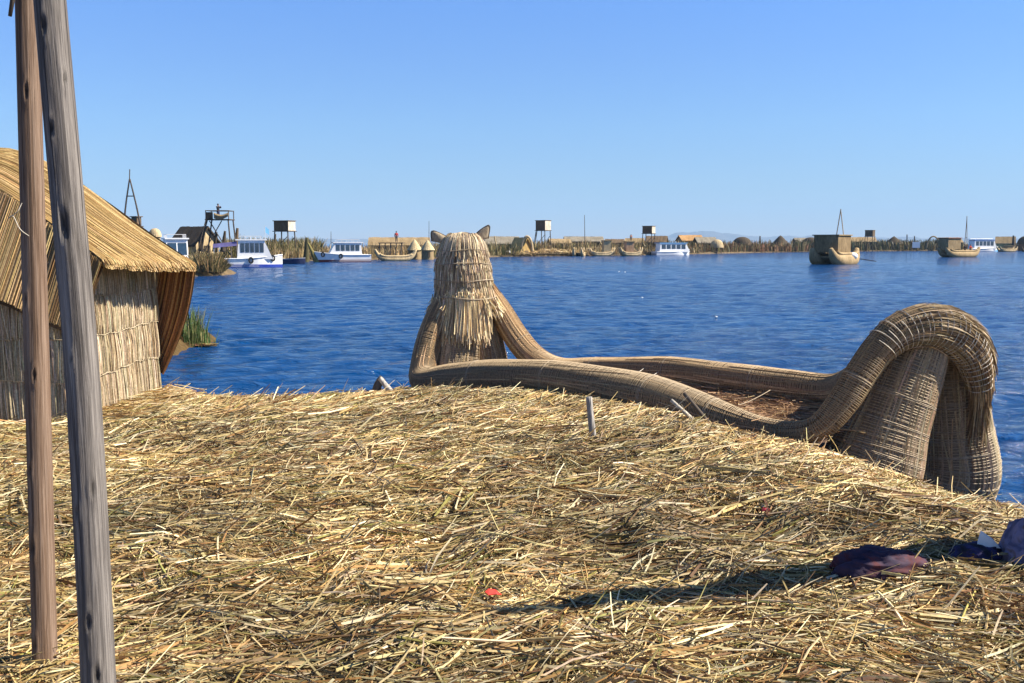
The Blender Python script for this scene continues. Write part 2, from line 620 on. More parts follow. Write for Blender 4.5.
# ------------------------------------------------------------------ the straw island
EDGE = np.array([(-20, 14, .6), (-7, 13.6, .6), (-4.5, 12.8, .6), (-3.95, 11.5, .66), (-3.3, 11.05, .70), (-2.29, 10.85, .76), (-.68, 11.0, .81), (.4, 10.7, .83),
                 (.79, 10.1, .84), (1.67, 8.8, .85), (2.38, 8.15, .77), (2.89, 7.82, .63), (3.47, 7.74, .42), (3.94, 7.7, .33), (6, 7.6, .2), (20, 8, .2)])


def g_raw(x, y):
    """height of the trodden straw (edge overhang handled by the caller)"""
    Ye, Ze = np.interp(x, EDGE[:, 0], EDGE[:, 1]), np.interp(x, EDGE[:, 0], EDGE[:, 2])
    t = ((y - (Ye - 3.4)) / 3.4).clip(0, 1)
    t = t * t * (3 - 2 * t)
    z = 0.70 * (1 - t) + Ze * t
    lum = (vnoise(x * 0.8 + 5, y * 0.8 + 9) - .5) * 0.12 + (vnoise(x * 2.1 + 50, y * 2.1 + 20) - .5) * 0.10 + (vnoise(x * 5 + 70, y * 5 + 31) - .5) * 0.07
    return z + lum * (1 - 0.75 * t)


def ground(x, y):
    Ye = np.interp(x, EDGE[:, 0], EDGE[:, 1]) + 0.12 * (vnoise(np.asarray(x) * 2.0, np.zeros_like(np.asarray(x, float))) - .5)
    z = g_raw(x, np.minimum(y, Ye))
    return z - ((np.maximum(y - Ye, 0) / 0.45) ** 1.2) * 0.5


gx = np.concatenate([np.linspace(-20, -8, 14)[:-1], np.linspace(-8, 8, 130), np.linspace(8, 20, 14)[1:]])
gy = np.concatenate([np.linspace(-14, 1.5, 18)[:-1], np.linspace(1.5, 14.8, 120)])
GX, GY = np.meshgrid(gx, gy)
GZ = ground(GX, GY) - 0.06
GZ = np.maximum(GZ, -0.4)
nx, ny = len(gx), len(gy)
ii = (np.arange(ny - 1)[:, None] * nx + np.arange(nx - 1)[None]).ravel()
gq = np.stack([ii, ii + 1, ii + 1 + nx, ii + nx], -1)
gv = np.stack([GX.ravel(), GY.ravel(), GZ.ravel()], -1)
mg = mat('trodden_reed_bed', (0.10, 0.065, 0.028), 0.9, 0.6, 9, (1, 2.5, 1), bump=0.9, spec=0.1)
tag(build_arrays('ground', [(gv, gq, np.full((len(gv), 3), .2))], mg, smooth=True), kind='structure')

# loose stalks
PAL = [(0.64, 0.495, 0.235), (0.50, 0.345, 0.14), (0.77, 0.655, 0.40), (0.36, 0.20, 0.07), (0.17, 0.085, 0.032), (0.27, 0.235, 0.065), (0.38, 0.30, 0.17)]
PW = [.25, .23, .15, .15, .10, .07, .05]


def straw_field(n, ymin, ymax, spread, lenr, radr, pitch=0.05, lift=0.045, tight=1.0, pale=1.0):
    nc = n // 14
    # clumps share heading and tone
    cy = rng.uniform(ymin, ymax, nc * 3)
    cx = rng.uniform(-1, 1, nc * 3) * (0.60 * cy + 0.9)
    Ye = np.interp(cx, EDGE[:, 0], EDGE[:, 1])
    ok = (cy < Ye + 0.02) & (rng.random(nc * 3) < (0.6 * cy + .9) / (0.6 * ymax + .9))
    cx, cy = cx[ok][:nc], cy[ok][:nc]
    nc = len(cx)
    Ye = np.interp(cx, EDGE[:, 0], EDGE[:, 1])
    edge = ((cy - (Ye - 2.2)) / 1.8).clip(0, 1)
    field = (vnoise(cx * 0.7 + 11, cy * 0.7 + 3) - .5) * 1.1
    head = 0.10 + field + rng.normal(0, 0.60, nc)
    head = head * (1 - edge) + (0.95 + rng.normal(0, 0.30, nc)) * edge
    tone = vnoise(cx * 1.1 + 31, cy * 1.5 + 17) * 0.75 + rng.normal(0, .14, nc)
    k = 14
    x = np.repeat(cx, k) + rng.normal(0, 0.16 * tight, nc * k)
    y = np.repeat(cy, k) + rng.normal(0, 0.13 * tight, nc * k)
    h = np.repeat(head, k) + rng.normal(0, spread, nc * k)
    tn = np.repeat(tone, k)
    ed = np.repeat(edge, k)
    N = len(x)
    Lh = rng.uniform(*lenr, N) * 0.5 * np.where(rng.random(N) < 0.12, 1.6, 1.0)
    K = 4
    s = np.linspace(-1, 1, K)[None] * Lh[:, None]
    bend = rng.normal(0, 0.10, N)[:, None] * (s ** 2) / np.maximum(Lh[:, None], .05)
    X = x[:, None] + np.cos(h)[:, None] * s - np.sin(h)[:, None] * bend
    Y = y[:, None] + np.sin(h)[:, None] * s + np.cos(h)[:, None] * bend
    YE = np.interp(X, EDGE[:, 0], EDGE[:, 1])
    Z = g_raw(X, np.minimum(Y, YE))
    Zm = Z.mean(1, keepdims=True)
    Z = Zm + (Z - Zm) * 0.75
    over = np.maximum(Y - YE, 0)
    pit = np.abs(rng.normal(0, pitch, N)) * rng.choice([-1, 1], N)
    pit = np.where((rng.random(N) < 0.03) & (Lh < .16), rng.uniform(0.2, 0.8, N), pit)
    pit = np.where((ed > .75) & (rng.random(N) < .25), np.abs(pit) + rng.uniform(0, 0.12, N) * (Lh < .2), pit)
    Z = Z - .03 + rng.uniform(-.02, lift, N)[:, None] + pit[:, None] * (s + Lh[:, None] * np.sign(pit)[:, None] * 0.7) - over * 0.12
    P = np.stack([X, Y, Z], -1)
    C = palette(N, PAL, 0.17, PW)
    C = C * (0.35 + 0.92 * (tn[:, None] + .15 * ed[:, None]).clip(0, 1.0))
    C = C * pale
    W = rng.uniform(*radr, N)
    # drop stalks inside the hut or standing in the poles
    keep = ~((x < -4.3) & (y > 9.55))
    return strands(P[keep], W[keep], C[keep], flat=0.6)


parts = [straw_field(30000, 1.6, 13.0, 0.40, (0.2, 0.65), (0.003, 0.0065), 0.02, 0.0),
         straw_field(66000, 1.6, 13.0, 0.48, (0.08, 0.42), (0.002, 0.0060), 0.035, 0.025),
         straw_field(70000, 1.6, 13.0, 0.7, (0.05, 0.24), (0.002, 0.0055), 0.13, 0.04),
         straw_field(14000, 1.6, 13.0, 0.22, (0.2, 0.7), (0.0025, 0.0065), 0.015, 0.04, .6, 1.1),
         straw_field(9000, 1.6, 13.0, 0.5, (0.12, 0.55), (0.006, 0.0105), 0.04, 0.04, 1.0, 1.12),
         straw_field(30000, 1.6, 6.0, 0.45, (0.05, 0.45), (0.0015, 0.0065), 0.05, 0.035)]
for px, py in ((45, 664), (100, 712), (594, 445)):
    q = onz(px, py, .70)
    n = 170
    a_ = rng.uniform(0, 2 * np.pi, n)
    rr_ = rng.uniform(.05, .16, n)
    h = a_ + np.pi / 2 + rng.normal(0, .5, n)
    Lh = rng.uniform(.05, .16, n)
    x, y = q[0] + rr_ * np.cos(a_), q[1] + rr_ * np.sin(a_)
    z0_ = g_raw(x, y) - .05 + rng.uniform(0, .05, n)
    sl = rng.normal(0, .25, n)
    P = np.stack([np.stack([x + np.cos(h) * Lh * k, y + np.sin(h) * Lh * k, z0_ + sl * Lh * k], -1) for k in (-1, 0, 1)], 1)
    parts.append(strands(P, rng.uniform(.002, .0045, n), palette(n, PAL, .2, PW), flat=.6))
tag(build_arrays('straw', parts, M_STRAW), 'dry golden totora straw strewn thickly over the floating island', None, None, 'stuff')


# ------------------------------------------------------------------ wooden poles by the camera
def pole(name, path, label, group, m, knots, seed, parent=None, mkroot=True):
    """path rows (x,y,z,r); knots: (angle, z, size)"""
    r_ = np.random.default_rng(seed)
    X, L = spline(path, 220)
    P, r = X[:, :3], X[:, 3]
    T, Nn, B = frames(P)
    kn_ = []
    for px, py, ks in knots:          # knot seen at this spot -> angle round the pole and height
        q = at(px, py, P[40, 1])
        j = int(np.argmin(np.abs(P[:, 2] - q[2])))
        u_ = float(np.clip((q[0] - P[j, 0]) / r[j], -.9, .9))
        kn_.append((math.pi + math.asin(u_), L * j / 219.0, ks))
    knots = kn_
    seg = 56
    a = 2 * np.pi * np.arange(seg) / seg
    v = np.linspace(0, L, 220)
    A, Vv = np.meshgrid(a, v)
    rr = .88 * r[:, None] * (1 + 0.03 * np.sin(A * 2 + Vv * 0.7 + seed) + 0.015 * np.sin(A * 3 - Vv * 1.9) + 0.02 * (vnoise(np.cos(A) * 3 + 40 + seed, np.sin(A) * 3 + Vv * 1.3) - .5) * 2)
    rr += r[:, None] * 0.05 * (vnoise(A * 9 + seed, Vv * 0.8) - .5)
    dark = np.ones_like(rr)
    for ka, kz, ks in knots:
        da = (A - ka + np.pi) % (2 * np.pi) - np.pi
        d2 = (da * r[:, None] / (ks * .8)) ** 2 + ((Vv - kz) / (ks * 2.6)) ** 2 + .5 * (vnoise(A * 9 + kz * 30, Vv * 40) - .5)
        dark *= 1 - .7 * np.exp(-np.maximum(d2, 0) ** 1.5 * 2.2)
        rr += -0.010 * np.exp(-np.maximum(d2, 0) * 3.0) + 0.0035 * np.exp(-(np.sqrt(np.maximum(d2, 0)) - 1.3) ** 2 * 3)
    pts = P[:, None] + rr[..., None] * (np.cos(A)[..., None] * Nn[:, None] + np.sin(A)[..., None] * B[:, None])
    base = P[0]
    rows = np.hstack([pts, pts[:, :1]])          # seam column doubled for UVs
    me = bpy.data.meshes.new(name)
    n2 = seg + 1
    vs = (rows - base).reshape(-1, 3)
    fs = [(i * n2 + k, i * n2 + k + 1, (i + 1) * n2 + k + 1, (i + 1) * n2 + k) for i in range(219) for k in range(seg)]
    fs.append(tuple(range(seg))[::-1])
    fs.append(tuple(219 * n2 + k for k in range(seg)))
    me.from_pydata([tuple(p) for p in vs], [], fs)
    da_ = me.attributes.new('knot', 'FLOAT', 'POINT')
    da_.data.foreach_set('value', np.hstack([dark, dark[:, :1]]).astype(np.float32).ravel())
    uv = me.uv_layers.new(name='UVMap')
    for lp in me.loops:
        i, k = divmod(lp.vertex_index, n2)
        uv.data[lp.index].uv = (k / seg, v[i])
    me.polygons.foreach_set('use_smooth', [len(p.vertices) == 4 for p in me.polygons])
    me.materials.append(m)
    o = bpy.data.objects.new(name, me)
    COL.objects.link(o)
    o.location = tuple(base)
    return tag(o, label, 'pole', group)


W_GREY = mat_wood('weathered_grey_wood', [(0.33, (0.035, 0.029, 0.026)), (0.47, (0.115, 0.102, 0.096)), (0.64, (0.33, 0.30, 0.28))])
W_BROWN = mat_wood('weathered_brown_wood', [(0.32, (0.04, 0.024, 0.015)), (0.47, (0.155, 0.098, 0.066)), (0.66, (0.36, 0.265, 0.205))])
b1_ = onz(45, 664, 0.72)
t1_ = at(27, 0, b1_[1] + .02)
up1 = t1_ + (t1_ - b1_) * 0.35
d1 = b1_ - (t1_ - b1_) / np.linalg.norm(t1_ - b1_) * .25
p1 = pole('wooden_pole', [(*d1, .053), (*b1_, .053), *[(*(b1_ + (t1_ - b1_) * f), .053 - .006 * f) for f in (.3, .65, 1)], (*up1, .043)],
          'thinner brown weathered wooden pole behind the thick grey pole', 'wooden poles standing in the straw', W_BROWN,
          [(37, 545, .014), (39, 375, .010), (34, 470, .010), (30, 90, .012), (40, 640, .012), (29, 300, .010)], 3)
b2_ = onz(100, 712, 0.72)
t2_ = at(50, 0, b2_[1] + .03)
mid2 = at(84, 400, b2_[1] + .01)
mid2b = at(66, 180, b2_[1] + .02)
up2 = t2_ + (t2_ - mid2) * 0.6
d2_ = b2_ - np.array([0, 0, .25])
p2 = pole('wooden_pole', [(*d2_, .066), (*b2_, .066), (*mid2, .063), (*mid2b, .060), (*t2_, .057), (*up2, .05)],
          'thicker grey weathered wooden pole with knots, in front of the brown pole', 'wooden poles standing in the straw', W_GREY,
          [(47, 27, .013), (68, 82, .010), (55, 129, .011), (69, 226, .024), (57, 268, .009), (99, 487, .013), (82, 511, .010), (95, 616, .014), (104, 671, .017), (76, 360, .007)], 9)
# fibre hanging on the brown pole
fx = [at(22, 203, b1_[1] - .06), at(17, 212, b1_[1] - .07), at(8, 219, b1_[1] - .05), at(13, 216, b1_[1] - .07), at(20, 229, b1_[1] - .07), at(29, 236, b1_[1] - .055)]
MB().tube(spline(fx, 30)[0], 0.0016, 5).build('loose_fibre', M_CORD, p1, off=p1.location)
# stick dangling from the top of the brown pole, tip in view
s_a, s_b = at(10, 16, b1_[1] - .08), at(19, -60, b1_[1] - .03)
st = MB().tube([s_a, s_a + (s_b - s_a) * .4 + np.array([.004, 0, 0]), s_b, s_b + (s_b - s_a) * 1.0 + np.array([.02, .02, 0])], [.007, .010, .011, .010], 8)
so_ = st.build('dangling_stick', M_TIMBER, None, True, off=s_a)
so_.location = tuple(s_a)
tag(so_, 'short dark stick tip hanging down beside the brown pole', 'stick')
# third pole, unseen at right, added and leaned to lay a shadow across straw
pb = np.array([3.2, 5.62, .62])
p3 = pole('wooden_pole', [(*(pb - (0, 0, .2)), .15), (*(pb + (.08, -.42, 1.07)), .145), (*(pb + (.16, -.84, 2.13)), .115), (*(pb + (.24, -1.27, 3.25)), .07)],
          'unseen grey wooden pole added at the right to throw the long shadow', 'wooden poles standing in the straw', W_GREY, [], 5)

# ------------------------------------------------------------------ reed hut at the left
HUT = thing('reed_hut', (-5.8, 10.7, .62), 'large nearby reed hut with golden hipped thatch roof, beside the two poles', 'hut')
HO = HUT.location
GOLD = [(0.43, 0.29, 0.125), (0.37, 0.24, 0.095), (0.50, 0.36, 0.17), (0.28, 0.165, 0.06)]
WALLC = [(0.54, 0.44, 0.30), (0.47, 0.37, 0.24), (0.62, 0.52, 0.37), (0.38, 0.28, 0.17)]
nearE = np.array([at(103, 259, 9.5), at(70, 236, 9.62), at(40, 215, 9.8), at(0, 189, 10.05), at(-40, 166, 10.3), at(-70, 154, 10.5)])
farE = np.array([at(194, 263, 11.5), at(160, 241, 11.5), at(132, 222, 11.45), at(80, 183, 11.35), at(20, 151, 11.15), at(-50, 148, 10.9)])


def curve_pts(A, n):
    return spline(A, n)[0]


def mat_surface(c0, c1, name, stalks, rad, cols, along=True, thick=0.05, extra=0.03, sag=0.02, wav=0.012):
    """thatch mat between two edge curves: stalks run along the curves (down the slope), thick underside slab included"""
    n = 40
    A, B_ = curve_pts(c0, n), curve_pts(c1, n)
    nrm = np.cross(A[-1] - A[0], B_[0] - A[0])
    nrm /= np.linalg.norm(nrm)
    if nrm[2] < 0:
        nrm = -nrm
    # slab
    m_ = 24
    g = np.linspace(0, 1, m_)[None, :, None]
    top = A[:, None] * (1 - g) + B_[:, None] * g - nrm * (sag * np.sin(np.pi * g)) - nrm * rad
    bot = top - nrm * thick
    V = np.concatenate([top.reshape(-1, 3), bot.reshape(-1, 3)])
    i = (np.arange(n - 1)[:, None] * m_ + np.arange(m_ - 1)[None]).ravel()
    Q = np.stack([i, i + 1, i + 1 + m_, i + m_], -1)
    o = n * m_
    rim = []
    for a in range(n - 1):
        rim += [(a * m_, (a + 1) * m_, (a + 1) * m_ + o, a * m_ + o), (a * m_ + m_ - 1, (a + 1) * m_ + m_ - 1, (a + 1) * m_ + m_ - 1 + o, a * m_ + m_ - 1 + o)]
    for k in range(m_ - 1):
        rim += [(k, k + 1, k + 1 + o, k + o), ((n - 1) * m_ + k, (n - 1) * m_ + k + 1, (n - 1) * m_ + k + 1 + o, (n - 1) * m_ + k + o)]
    Qa = np.concatenate([Q, Q[:, ::-1] + o, np.array(rim)])
    parts = [(V, Qa, np.tile(np.array((0.16, 0.095, 0.045)), (len(V), 1)))]
    for layer, (off, rr) in enumerate(((0.0, rad), (0.6, rad * .8), (-1.0, rad))):
        under = layer == 2
        u = (np.arange(stalks) + rng.uniform(-.4, .4, stalks)) / stalks
        u2 = u + rng.normal(0, 0.006, stalks)
        K = 14
        a0 = rng.uniform(-.01, .03, stalks) if layer == 0 else rng.uniform(-.02, .6, stalks)
        a1 = np.ones(stalks) if layer == 0 else a0 + rng.uniform(.3, .9, stalks)
        if under:
            a0, a1 = rng.uniform(0, .02, stalks), np.ones(stalks)
        t = a0[:, None] + (a1 - a0)[:, None] * np.linspace(0, 1, K)[None]
        e = np.maximum(-t, 0)
        tc = t.clip(0, 1) * (n - 1)
        lo = np.floor(tc).astype(int).clip(0, n - 2)
        f = (tc - lo)[..., None]
        uu = (u[:, None] + (u2 - u)[:, None] * np.linspace(0, 1, K)[None])[..., None].clip(0, 1)
        pA = A[lo] * (1 - f) + A[lo + 1] * f
        pB = B_[lo] * (1 - f) + B_[lo + 1] * f
        p = pA * (1 - uu) + pB * uu
        p = p + (A[0] - A[1])[None, None] * (e[..., None] * n * 0.6)
        p = p - nrm * (sag * np.sin(np.pi * uu)) + nrm * (wav * np.sin(uu * 37) * (1 - t[..., None].clip(0, 1)) ** 2)
        p = p + nrm * (rng.normal(0, rad * .35, stalks)[:, None, None] + off * rad if not under else -thick - rad)
        parts.append(strands(p, np.full(stalks, rr) * rng.uniform(.8, 1.2, stalks), palette(stalks, cols, .16)))
    return parts


fr_ = []
for lay in range(3):
    n = 420
    u = rng.uniform(-.005, 1.005, n)[:, None]
    cN, cF = curve_pts(nearE, 60), curve_pts(farE, 60)
    e0 = cN[0] * (1 - u) + cF[0] * u - np.array([0, 0, .02]) * np.sin(np.pi * u)
    e1 = cN[3] * (1 - u) + cF[3] * u - np.array([0, 0, .02]) * np.sin(np.pi * u)
    dn = norm(e0 - e1)
    wv_ = .012 * np.sin(u * 29) + .010 * np.sin(u * 61)
    tipd = rng.uniform(.015, .05, n)[:, None] + wv_
    P = np.stack([e1 + (0, 0, .004), e0 + (0, 0, .006 - .012 * lay), e0 + dn * tipd * .6 + np.array([0, 0, -.008 - .018 * lay]), e0 + dn * tipd + np.array([0, 0, -.022 - .022 * lay])], 1)
    fr_.append(strands(P, rng.uniform(.004, .0075, n), palette(n, GOLD, .2)))
roof = build_arrays('roof', mat_surface(nearE, farE, 'roof', 330, .0055, GOLD, thick=.03) + fr_, M_REED, HUT, HO)
# camera-side slope, hanging over the front wall
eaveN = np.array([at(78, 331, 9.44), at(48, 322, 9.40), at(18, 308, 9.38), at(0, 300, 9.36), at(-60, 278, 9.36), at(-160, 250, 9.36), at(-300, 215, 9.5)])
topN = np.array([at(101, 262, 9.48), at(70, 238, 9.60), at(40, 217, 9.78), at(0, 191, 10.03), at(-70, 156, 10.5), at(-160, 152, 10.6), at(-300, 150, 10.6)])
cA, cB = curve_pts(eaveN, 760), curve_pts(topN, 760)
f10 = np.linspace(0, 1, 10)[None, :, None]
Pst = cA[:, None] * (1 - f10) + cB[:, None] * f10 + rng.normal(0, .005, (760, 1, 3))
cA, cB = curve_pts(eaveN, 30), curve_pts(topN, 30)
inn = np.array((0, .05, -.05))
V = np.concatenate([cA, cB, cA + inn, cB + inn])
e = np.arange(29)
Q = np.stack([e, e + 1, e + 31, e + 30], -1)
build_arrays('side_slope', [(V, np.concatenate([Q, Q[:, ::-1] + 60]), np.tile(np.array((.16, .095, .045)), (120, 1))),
                            strands(Pst, np.full(760, .006), palette(760, [(.30, .20, .09), (.22, .14, .06), (.36, .25, .12), (.15, .09, .04)], .2))], M_REED, HUT, HO)  # browner stalks than the roof, carrying the slope's shade in their colour
# far slope with its inside showing past the end wall
tipF = at(163, 374, 11.62)
topF = np.array([at(194, 266, 11.52), at(150, 236, 11.5), at(100, 200, 11.4), at(40, 163, 11.25), at(-50, 150, 10.95)])
lowF = np.array([tipF, tipF + (-.35, .25, .06), tipF + (-.9, .35, .05), tipF + (-1.8, .45, .05), tipF + (-3.2, .45, .05)])
side_edge = np.array([at(197, 275, 11.54), at(191, 305, 11.57), at(178, 342, 11.6)])
cA, cB = curve_pts(np.vstack([lowF]), 300), curve_pts(topF, 300)
tt = np.linspace(0, 1, 12)[None, :, None]
P_ = cA[:, None] * (1 - tt) + cB[:, None] * tt
bulge = np.sin(np.pi * tt) * np.exp(-np.linspace(0, 6, 300))[:, None, None]
P_ = P_ + bulge * np.array([0.07, 0.02, 0.02])
FL = [(0.40, 0.20, 0.09), (0.30, 0.14, 0.06), (0.48, 0.27, 0.12), (0.22, 0.10, 0.045)]
i = (np.arange(299)[:, None] * 12 + np.arange(11)[None]).ravel()
Qf = np.stack([i, i + 1, i + 13, i + 12], -1)
Pb = P_ + np.array([0.012, .05, 0.02])
build_arrays('far_slope', [(P_.reshape(-1, 3) + (0, .012, 0), Qf, np.tile(np.array((.28, .14, .06)), (3600, 1))), (Pb.reshape(-1, 3), Qf[:, ::-1], np.tile(np.array((.4, .28, .12)), (3600, 1))),
                           strands(P_ + rng.normal(0, .004, (300, 1, 3)), np.full(300, .010), palette(300, FL, .25))], M_REED, HUT, HO)


def tier_wall(p0, p1, zb, zt, tiers, n, sw, out, cols=WALLC, droop=0.04):
    """wall of hanging reed mats from p0 to p1 (plan), out = outward direction"""
    p0, p1, out = np.array(p0, float), np.array(p1, float), np.array([*out, 0.0])
    L = np.linalg.norm(p1 - p0)
    parts = []
    a, c = np.array([*p0, 0]), np.array([*p1, 0])
    V = np.array([a + (0, 0, zb), c + (0, 0, zb), c + (0, 0, zt), a + (0, 0, zt)])
    V = np.concatenate([V, V - out * .06])
    parts.append((V, np.array([(0, 1, 2, 3), (7, 6, 5, 4), (0, 4, 5, 1), (2, 6, 7, 3), (0, 3, 7, 4), (1, 5, 6, 2)]), np.tile(np.array((.15, .10, .055)), (8, 1))))
    for k in range(len(tiers) - 1):
        z1, z0 = tiers[k], tiers[k + 1]
        for lay in range(3):
            u = rng.uniform(0, 1, n)
            wavy = 0.014 * np.sin(u * 7 + k) + 0.009 * np.sin(u * 31 + 2 * k)
            top = z1 + wavy * (k > 0) + rng.uniform(-.01, .03, n)
            bot = z0 + 0.014 * np.sin(u * 7 + k + 1) + .009 * np.sin(u * 31 + 2 * k + 2) - droop * rng.random(n) - .01
            K = 6
            f = np.linspace(0, 1, K)[None]
            z = top[:, None] + (bot - top)[:, None] * f
            lean = rng.normal(.02, .025, n)[:, None] * f
            o = .012 + .012 * lay + .020 * f ** 1.5 + .012 * np.sin(f * 3.1) + rng.normal(0, .006, n)[:, None] + .008 * (vnoise(u * 14 + k * 7, u * 0) - .5)[:, None]
            P = a[None, None] + ((c - a) / L)[None, None] * ((u[:, None] * L + lean))[..., None] + out[None, None] * o[..., None]
            P[..., 2] = z
            parts.append(strands(P, np.full(n, sw) * rng.uniform(.6, 1.3, n), palette(n, cols, .2)))
        # cord under each tier's head
        if k > 0:
            u = np.linspace(0, 1, 60)
            P = a[None] + (c - a)[None] * u[:, None] + out[None] * (.062 + .018 * (vnoise(u * 14 + k * 7, u * 0) - .5))[:, None]
            P[:, 2] = z1 + 0.014 * np.sin(u * 7 + k) + 0.009 * np.sin(u * 31 + 2 * k) - .025 + rng.normal(0, .003, 60)
            parts.append(strands(P[None], rng.uniform(.002, .0065, (1, 60)), np.array([(.46, .38, .26)])))
    return parts


wallx = -4.19
build_arrays('end_wall', tier_wall((wallx - .02, 9.62), (wallx + .02, 11.56), .5, 2.22, [2.24, 1.90, 1.52, 1.12, .58], 560, .0045, (1, 0), droop=.012), M_REED, HUT, HO)
build_arrays('front_wall', tier_wall((-9.5, 9.60), (wallx - .03, 9.60), .5, 2.2, [2.2, 1.85, 1.5, 1.1, .62], 700, .0065, (0, -1)), M_REED, HUT, HO)
back = MB().box((-6.9, 11.9, 1.0), (5.2, .06, 1.2))
back.box((-7.0, 12.0, 1.9), (5.4, 1.9, .05), m=Matrix.Rotation(R(-50), 3, 'X'))
back.build('back_wall', T_TAN, HUT, off=HO)
# straw heaped at the wall foot
pp = []
n = 900
u = rng.uniform(0, 1, n)
x = wallx + rng.uniform(0.02, .35, n)
y = 9.5 + u * 2.0
h = rng.uniform(-.9, .9, n)
Lh = rng.uniform(.08, .3, n)
z = .74 - (x - wallx) * .35 + rng.uniform(-.02, .06, n) - .03 * u
P = np.stack([np.stack([x + np.cos(h) * Lh * s, y + np.sin(h) * Lh * s, z + rng.normal(0, .12, n) * Lh * s], -1) for s in (-1, 0, 1)], 1)
tag(build_arrays('straw_heap', [strands(P, rng.uniform(.002, .005, n), palette(n, PAL, .2, PW))], M_STRAW), 'loose straw piled along the foot of the hut wall', None, None, 'stuff')

# ------------------------------------------------------------------ the big reed boat
BOAT = thing('reed_boat', (.9, 10.9, 0), 'big reed boat moored at the straw edge, with a maned animal head on its bow', 'reed boat')
BO = BOAT.location
BROWN = [(0.33, 0.215, 0.115), (0.26, 0.165, 0.085), (0.41, 0.285, 0.16), (0.18, 0.108, 0.055)]
SILV = [(0.46, 0.34, 0.205), (0.38, 0.275, 0.16), (0.54, 0.42, 0.27), (0.29, 0.205, 0.115)]
CORDC = (0.52, 0.44, 0.33)


def C3(px, py, Y, r):
    return (*at(px, py, Y), r)


near = [C3(979, 412, 8.76, .045), C3(980, 386, 8.68, .08), C3(971, 354, 8.62, .14), C3(952, 334, 8.56, .165), C3(928, 326, 8.5, .16), C3(901, 331, 8.46, .15), C3(880, 348, 8.43, .13), C3(861, 374, 8.4, .12), C3(843, 402, 8.38, .115),
        C3(819, 428, 8.4, .10), C3(790, 432, 8.62, .088), C3(757, 427, 8.95, .095), C3(725, 420, 9.22, .15), C3(690, 408, 9.55, .185), C3(650, 396, 9.98, .205), C3(600, 387, 10.5, .215),
        C3(550, 379, 11.1, .20), C3(500, 377, 11.8, .20), C3(455, 379, 12.5, .195), C3(425, 381, 12.95, .17), C3(424, 362, 13.3, .165), C3(431, 335, 13.45, .165), C3(442, 308, 13.58, .145), C3(457, 280, 13.7, .09)]
far_ = [C3(980, 408, 8.92, .05), C3(983, 380, 8.95, .08), C3(976, 350, 9.0, .13), C3(956, 330, 9.05, .15), C3(934, 323, 9.12, .15), C3(906, 334, 9.25, .14), C3(884, 352, 9.45, .13), C3(868, 370, 9.65, .14), C3(838, 389, 10.05, .15),
        C3(790, 386, 10.5, .165), C3(730, 379, 11.1, .17), C3(670, 372, 11.8, .17), C3(600, 371, 12.7, .165), C3(560, 370, 13.25, .16), C3(535, 358, 13.6, .16), C3(517, 338, 13.8, .165), C3(500, 310, 13.88, .15), C3(484, 282, 13.85, .09)]
pr, nb = bundle(near, 200, 100, .0075, BROWN, (.7, 1.5), .015, (.17, .125, .08), ([0, .25, .8, .88, 1], [1, 1, 1.05, 1.7, 1.8]))  # tone brightens the upright bow end in colour, standing in for sunlight
pr.append(wrap(nb, .017, .05, .97, .0048, (.33, .245, .15), .008, .004))
gn = build_arrays('gunwale', pr, M_REED, BOAT, BO)
pr, fb = bundle(far_, 200, 100, .0075, BROWN, (.7, 1.5), .015, (.19, .13, .075), ([0, .3, .75, .85, 1], [1, 1.25, 1.3, 1.8, 1.8]))  # upright bow end again lightened in colour for its sunlit look
pr.append(wrap(fb, .017, .05, .97, .0048, (.40, .28, .16), .008, .004))
gf = build_arrays('gunwale', pr, M_REED, BOAT, BO)
# sparse heavier lashings
for bd, par, ts in ((nb, gn, (.19, .36, .44, .585, .72)), (fb, gf, (.40, .55, .70, .88))):
    for t in ts:
        build_arrays('lashing', [wrap(bd, .02, t, t + .0035, .006, CORDC, .010)], M_DIRTY, par, BO)

# twin hulls: upturned ends and floating body in one bundle each
nh = [C3(922, 338, 8.74, .25), C3(905, 378, 8.68, .30), C3(887, 425, 8.64, .35), C3(868, 475, 8.6, .42), (2.85, 8.65, .10, .42), (2.35, 9.35, .06, .44), (1.0, 11.05, .05, .46), (-.25, 12.6, .08, .44),
      C3(455, 405, 13.35, .38), C3(456, 372, 13.5, .31), C3(460, 330, 13.6, .27), C3(464, 285, 13.7, .2)]
fh = [C3(946, 338, 9.05, .24), C3(950, 380, 9.12, .29), C3(953, 425, 9.18, .335), C3(954, 475, 9.2, .385), (3.95, 9.35, .10, .38), (3.4, 10.1, .06, .42), (2.1, 11.9, .05, .44), (.75, 13.5, .08, .42),
      C3(492, 405, 14.0, .36), C3(488, 372, 14.0, .3), C3(480, 330, 14.0, .27), C3(472, 285, 13.95, .2)]
for ctrl in (nh, fh):
    pr, bd = bundle(ctrl, 220, 170, .0075, SILV, (.8, 1.6), .01, (.24, .18, .12))
    pr.append(wrap(bd, .024, .015, .985, .0040, (.42, .33, .22), .008, .006))
    hb = build_arrays('hull_bundle', pr, M_REED, BOAT, BO)
    for t in (.03, .055, .085, .11, .135, .16):
        o = build_arrays('lashing', [wrap(bd, .035, t, t + .010, .0042, (.5, .43, .33), .012, .02)], M_DIRTY, hb, BO)

pr, hd_ = bundle([C3(981, 404, 8.82, .05), C3(980, 378, 8.80, .10), C3(970, 350, 8.80, .16), C3(948, 334, 8.80, .18), C3(920, 331, 8.80, .17), C3(890, 348, 8.85, .12)], 60, 150, .006, BROWN, (.25, .6), .02, (.16, .115, .07))
build_arrays('curled_head', pr, M_REED, BOAT, BO)

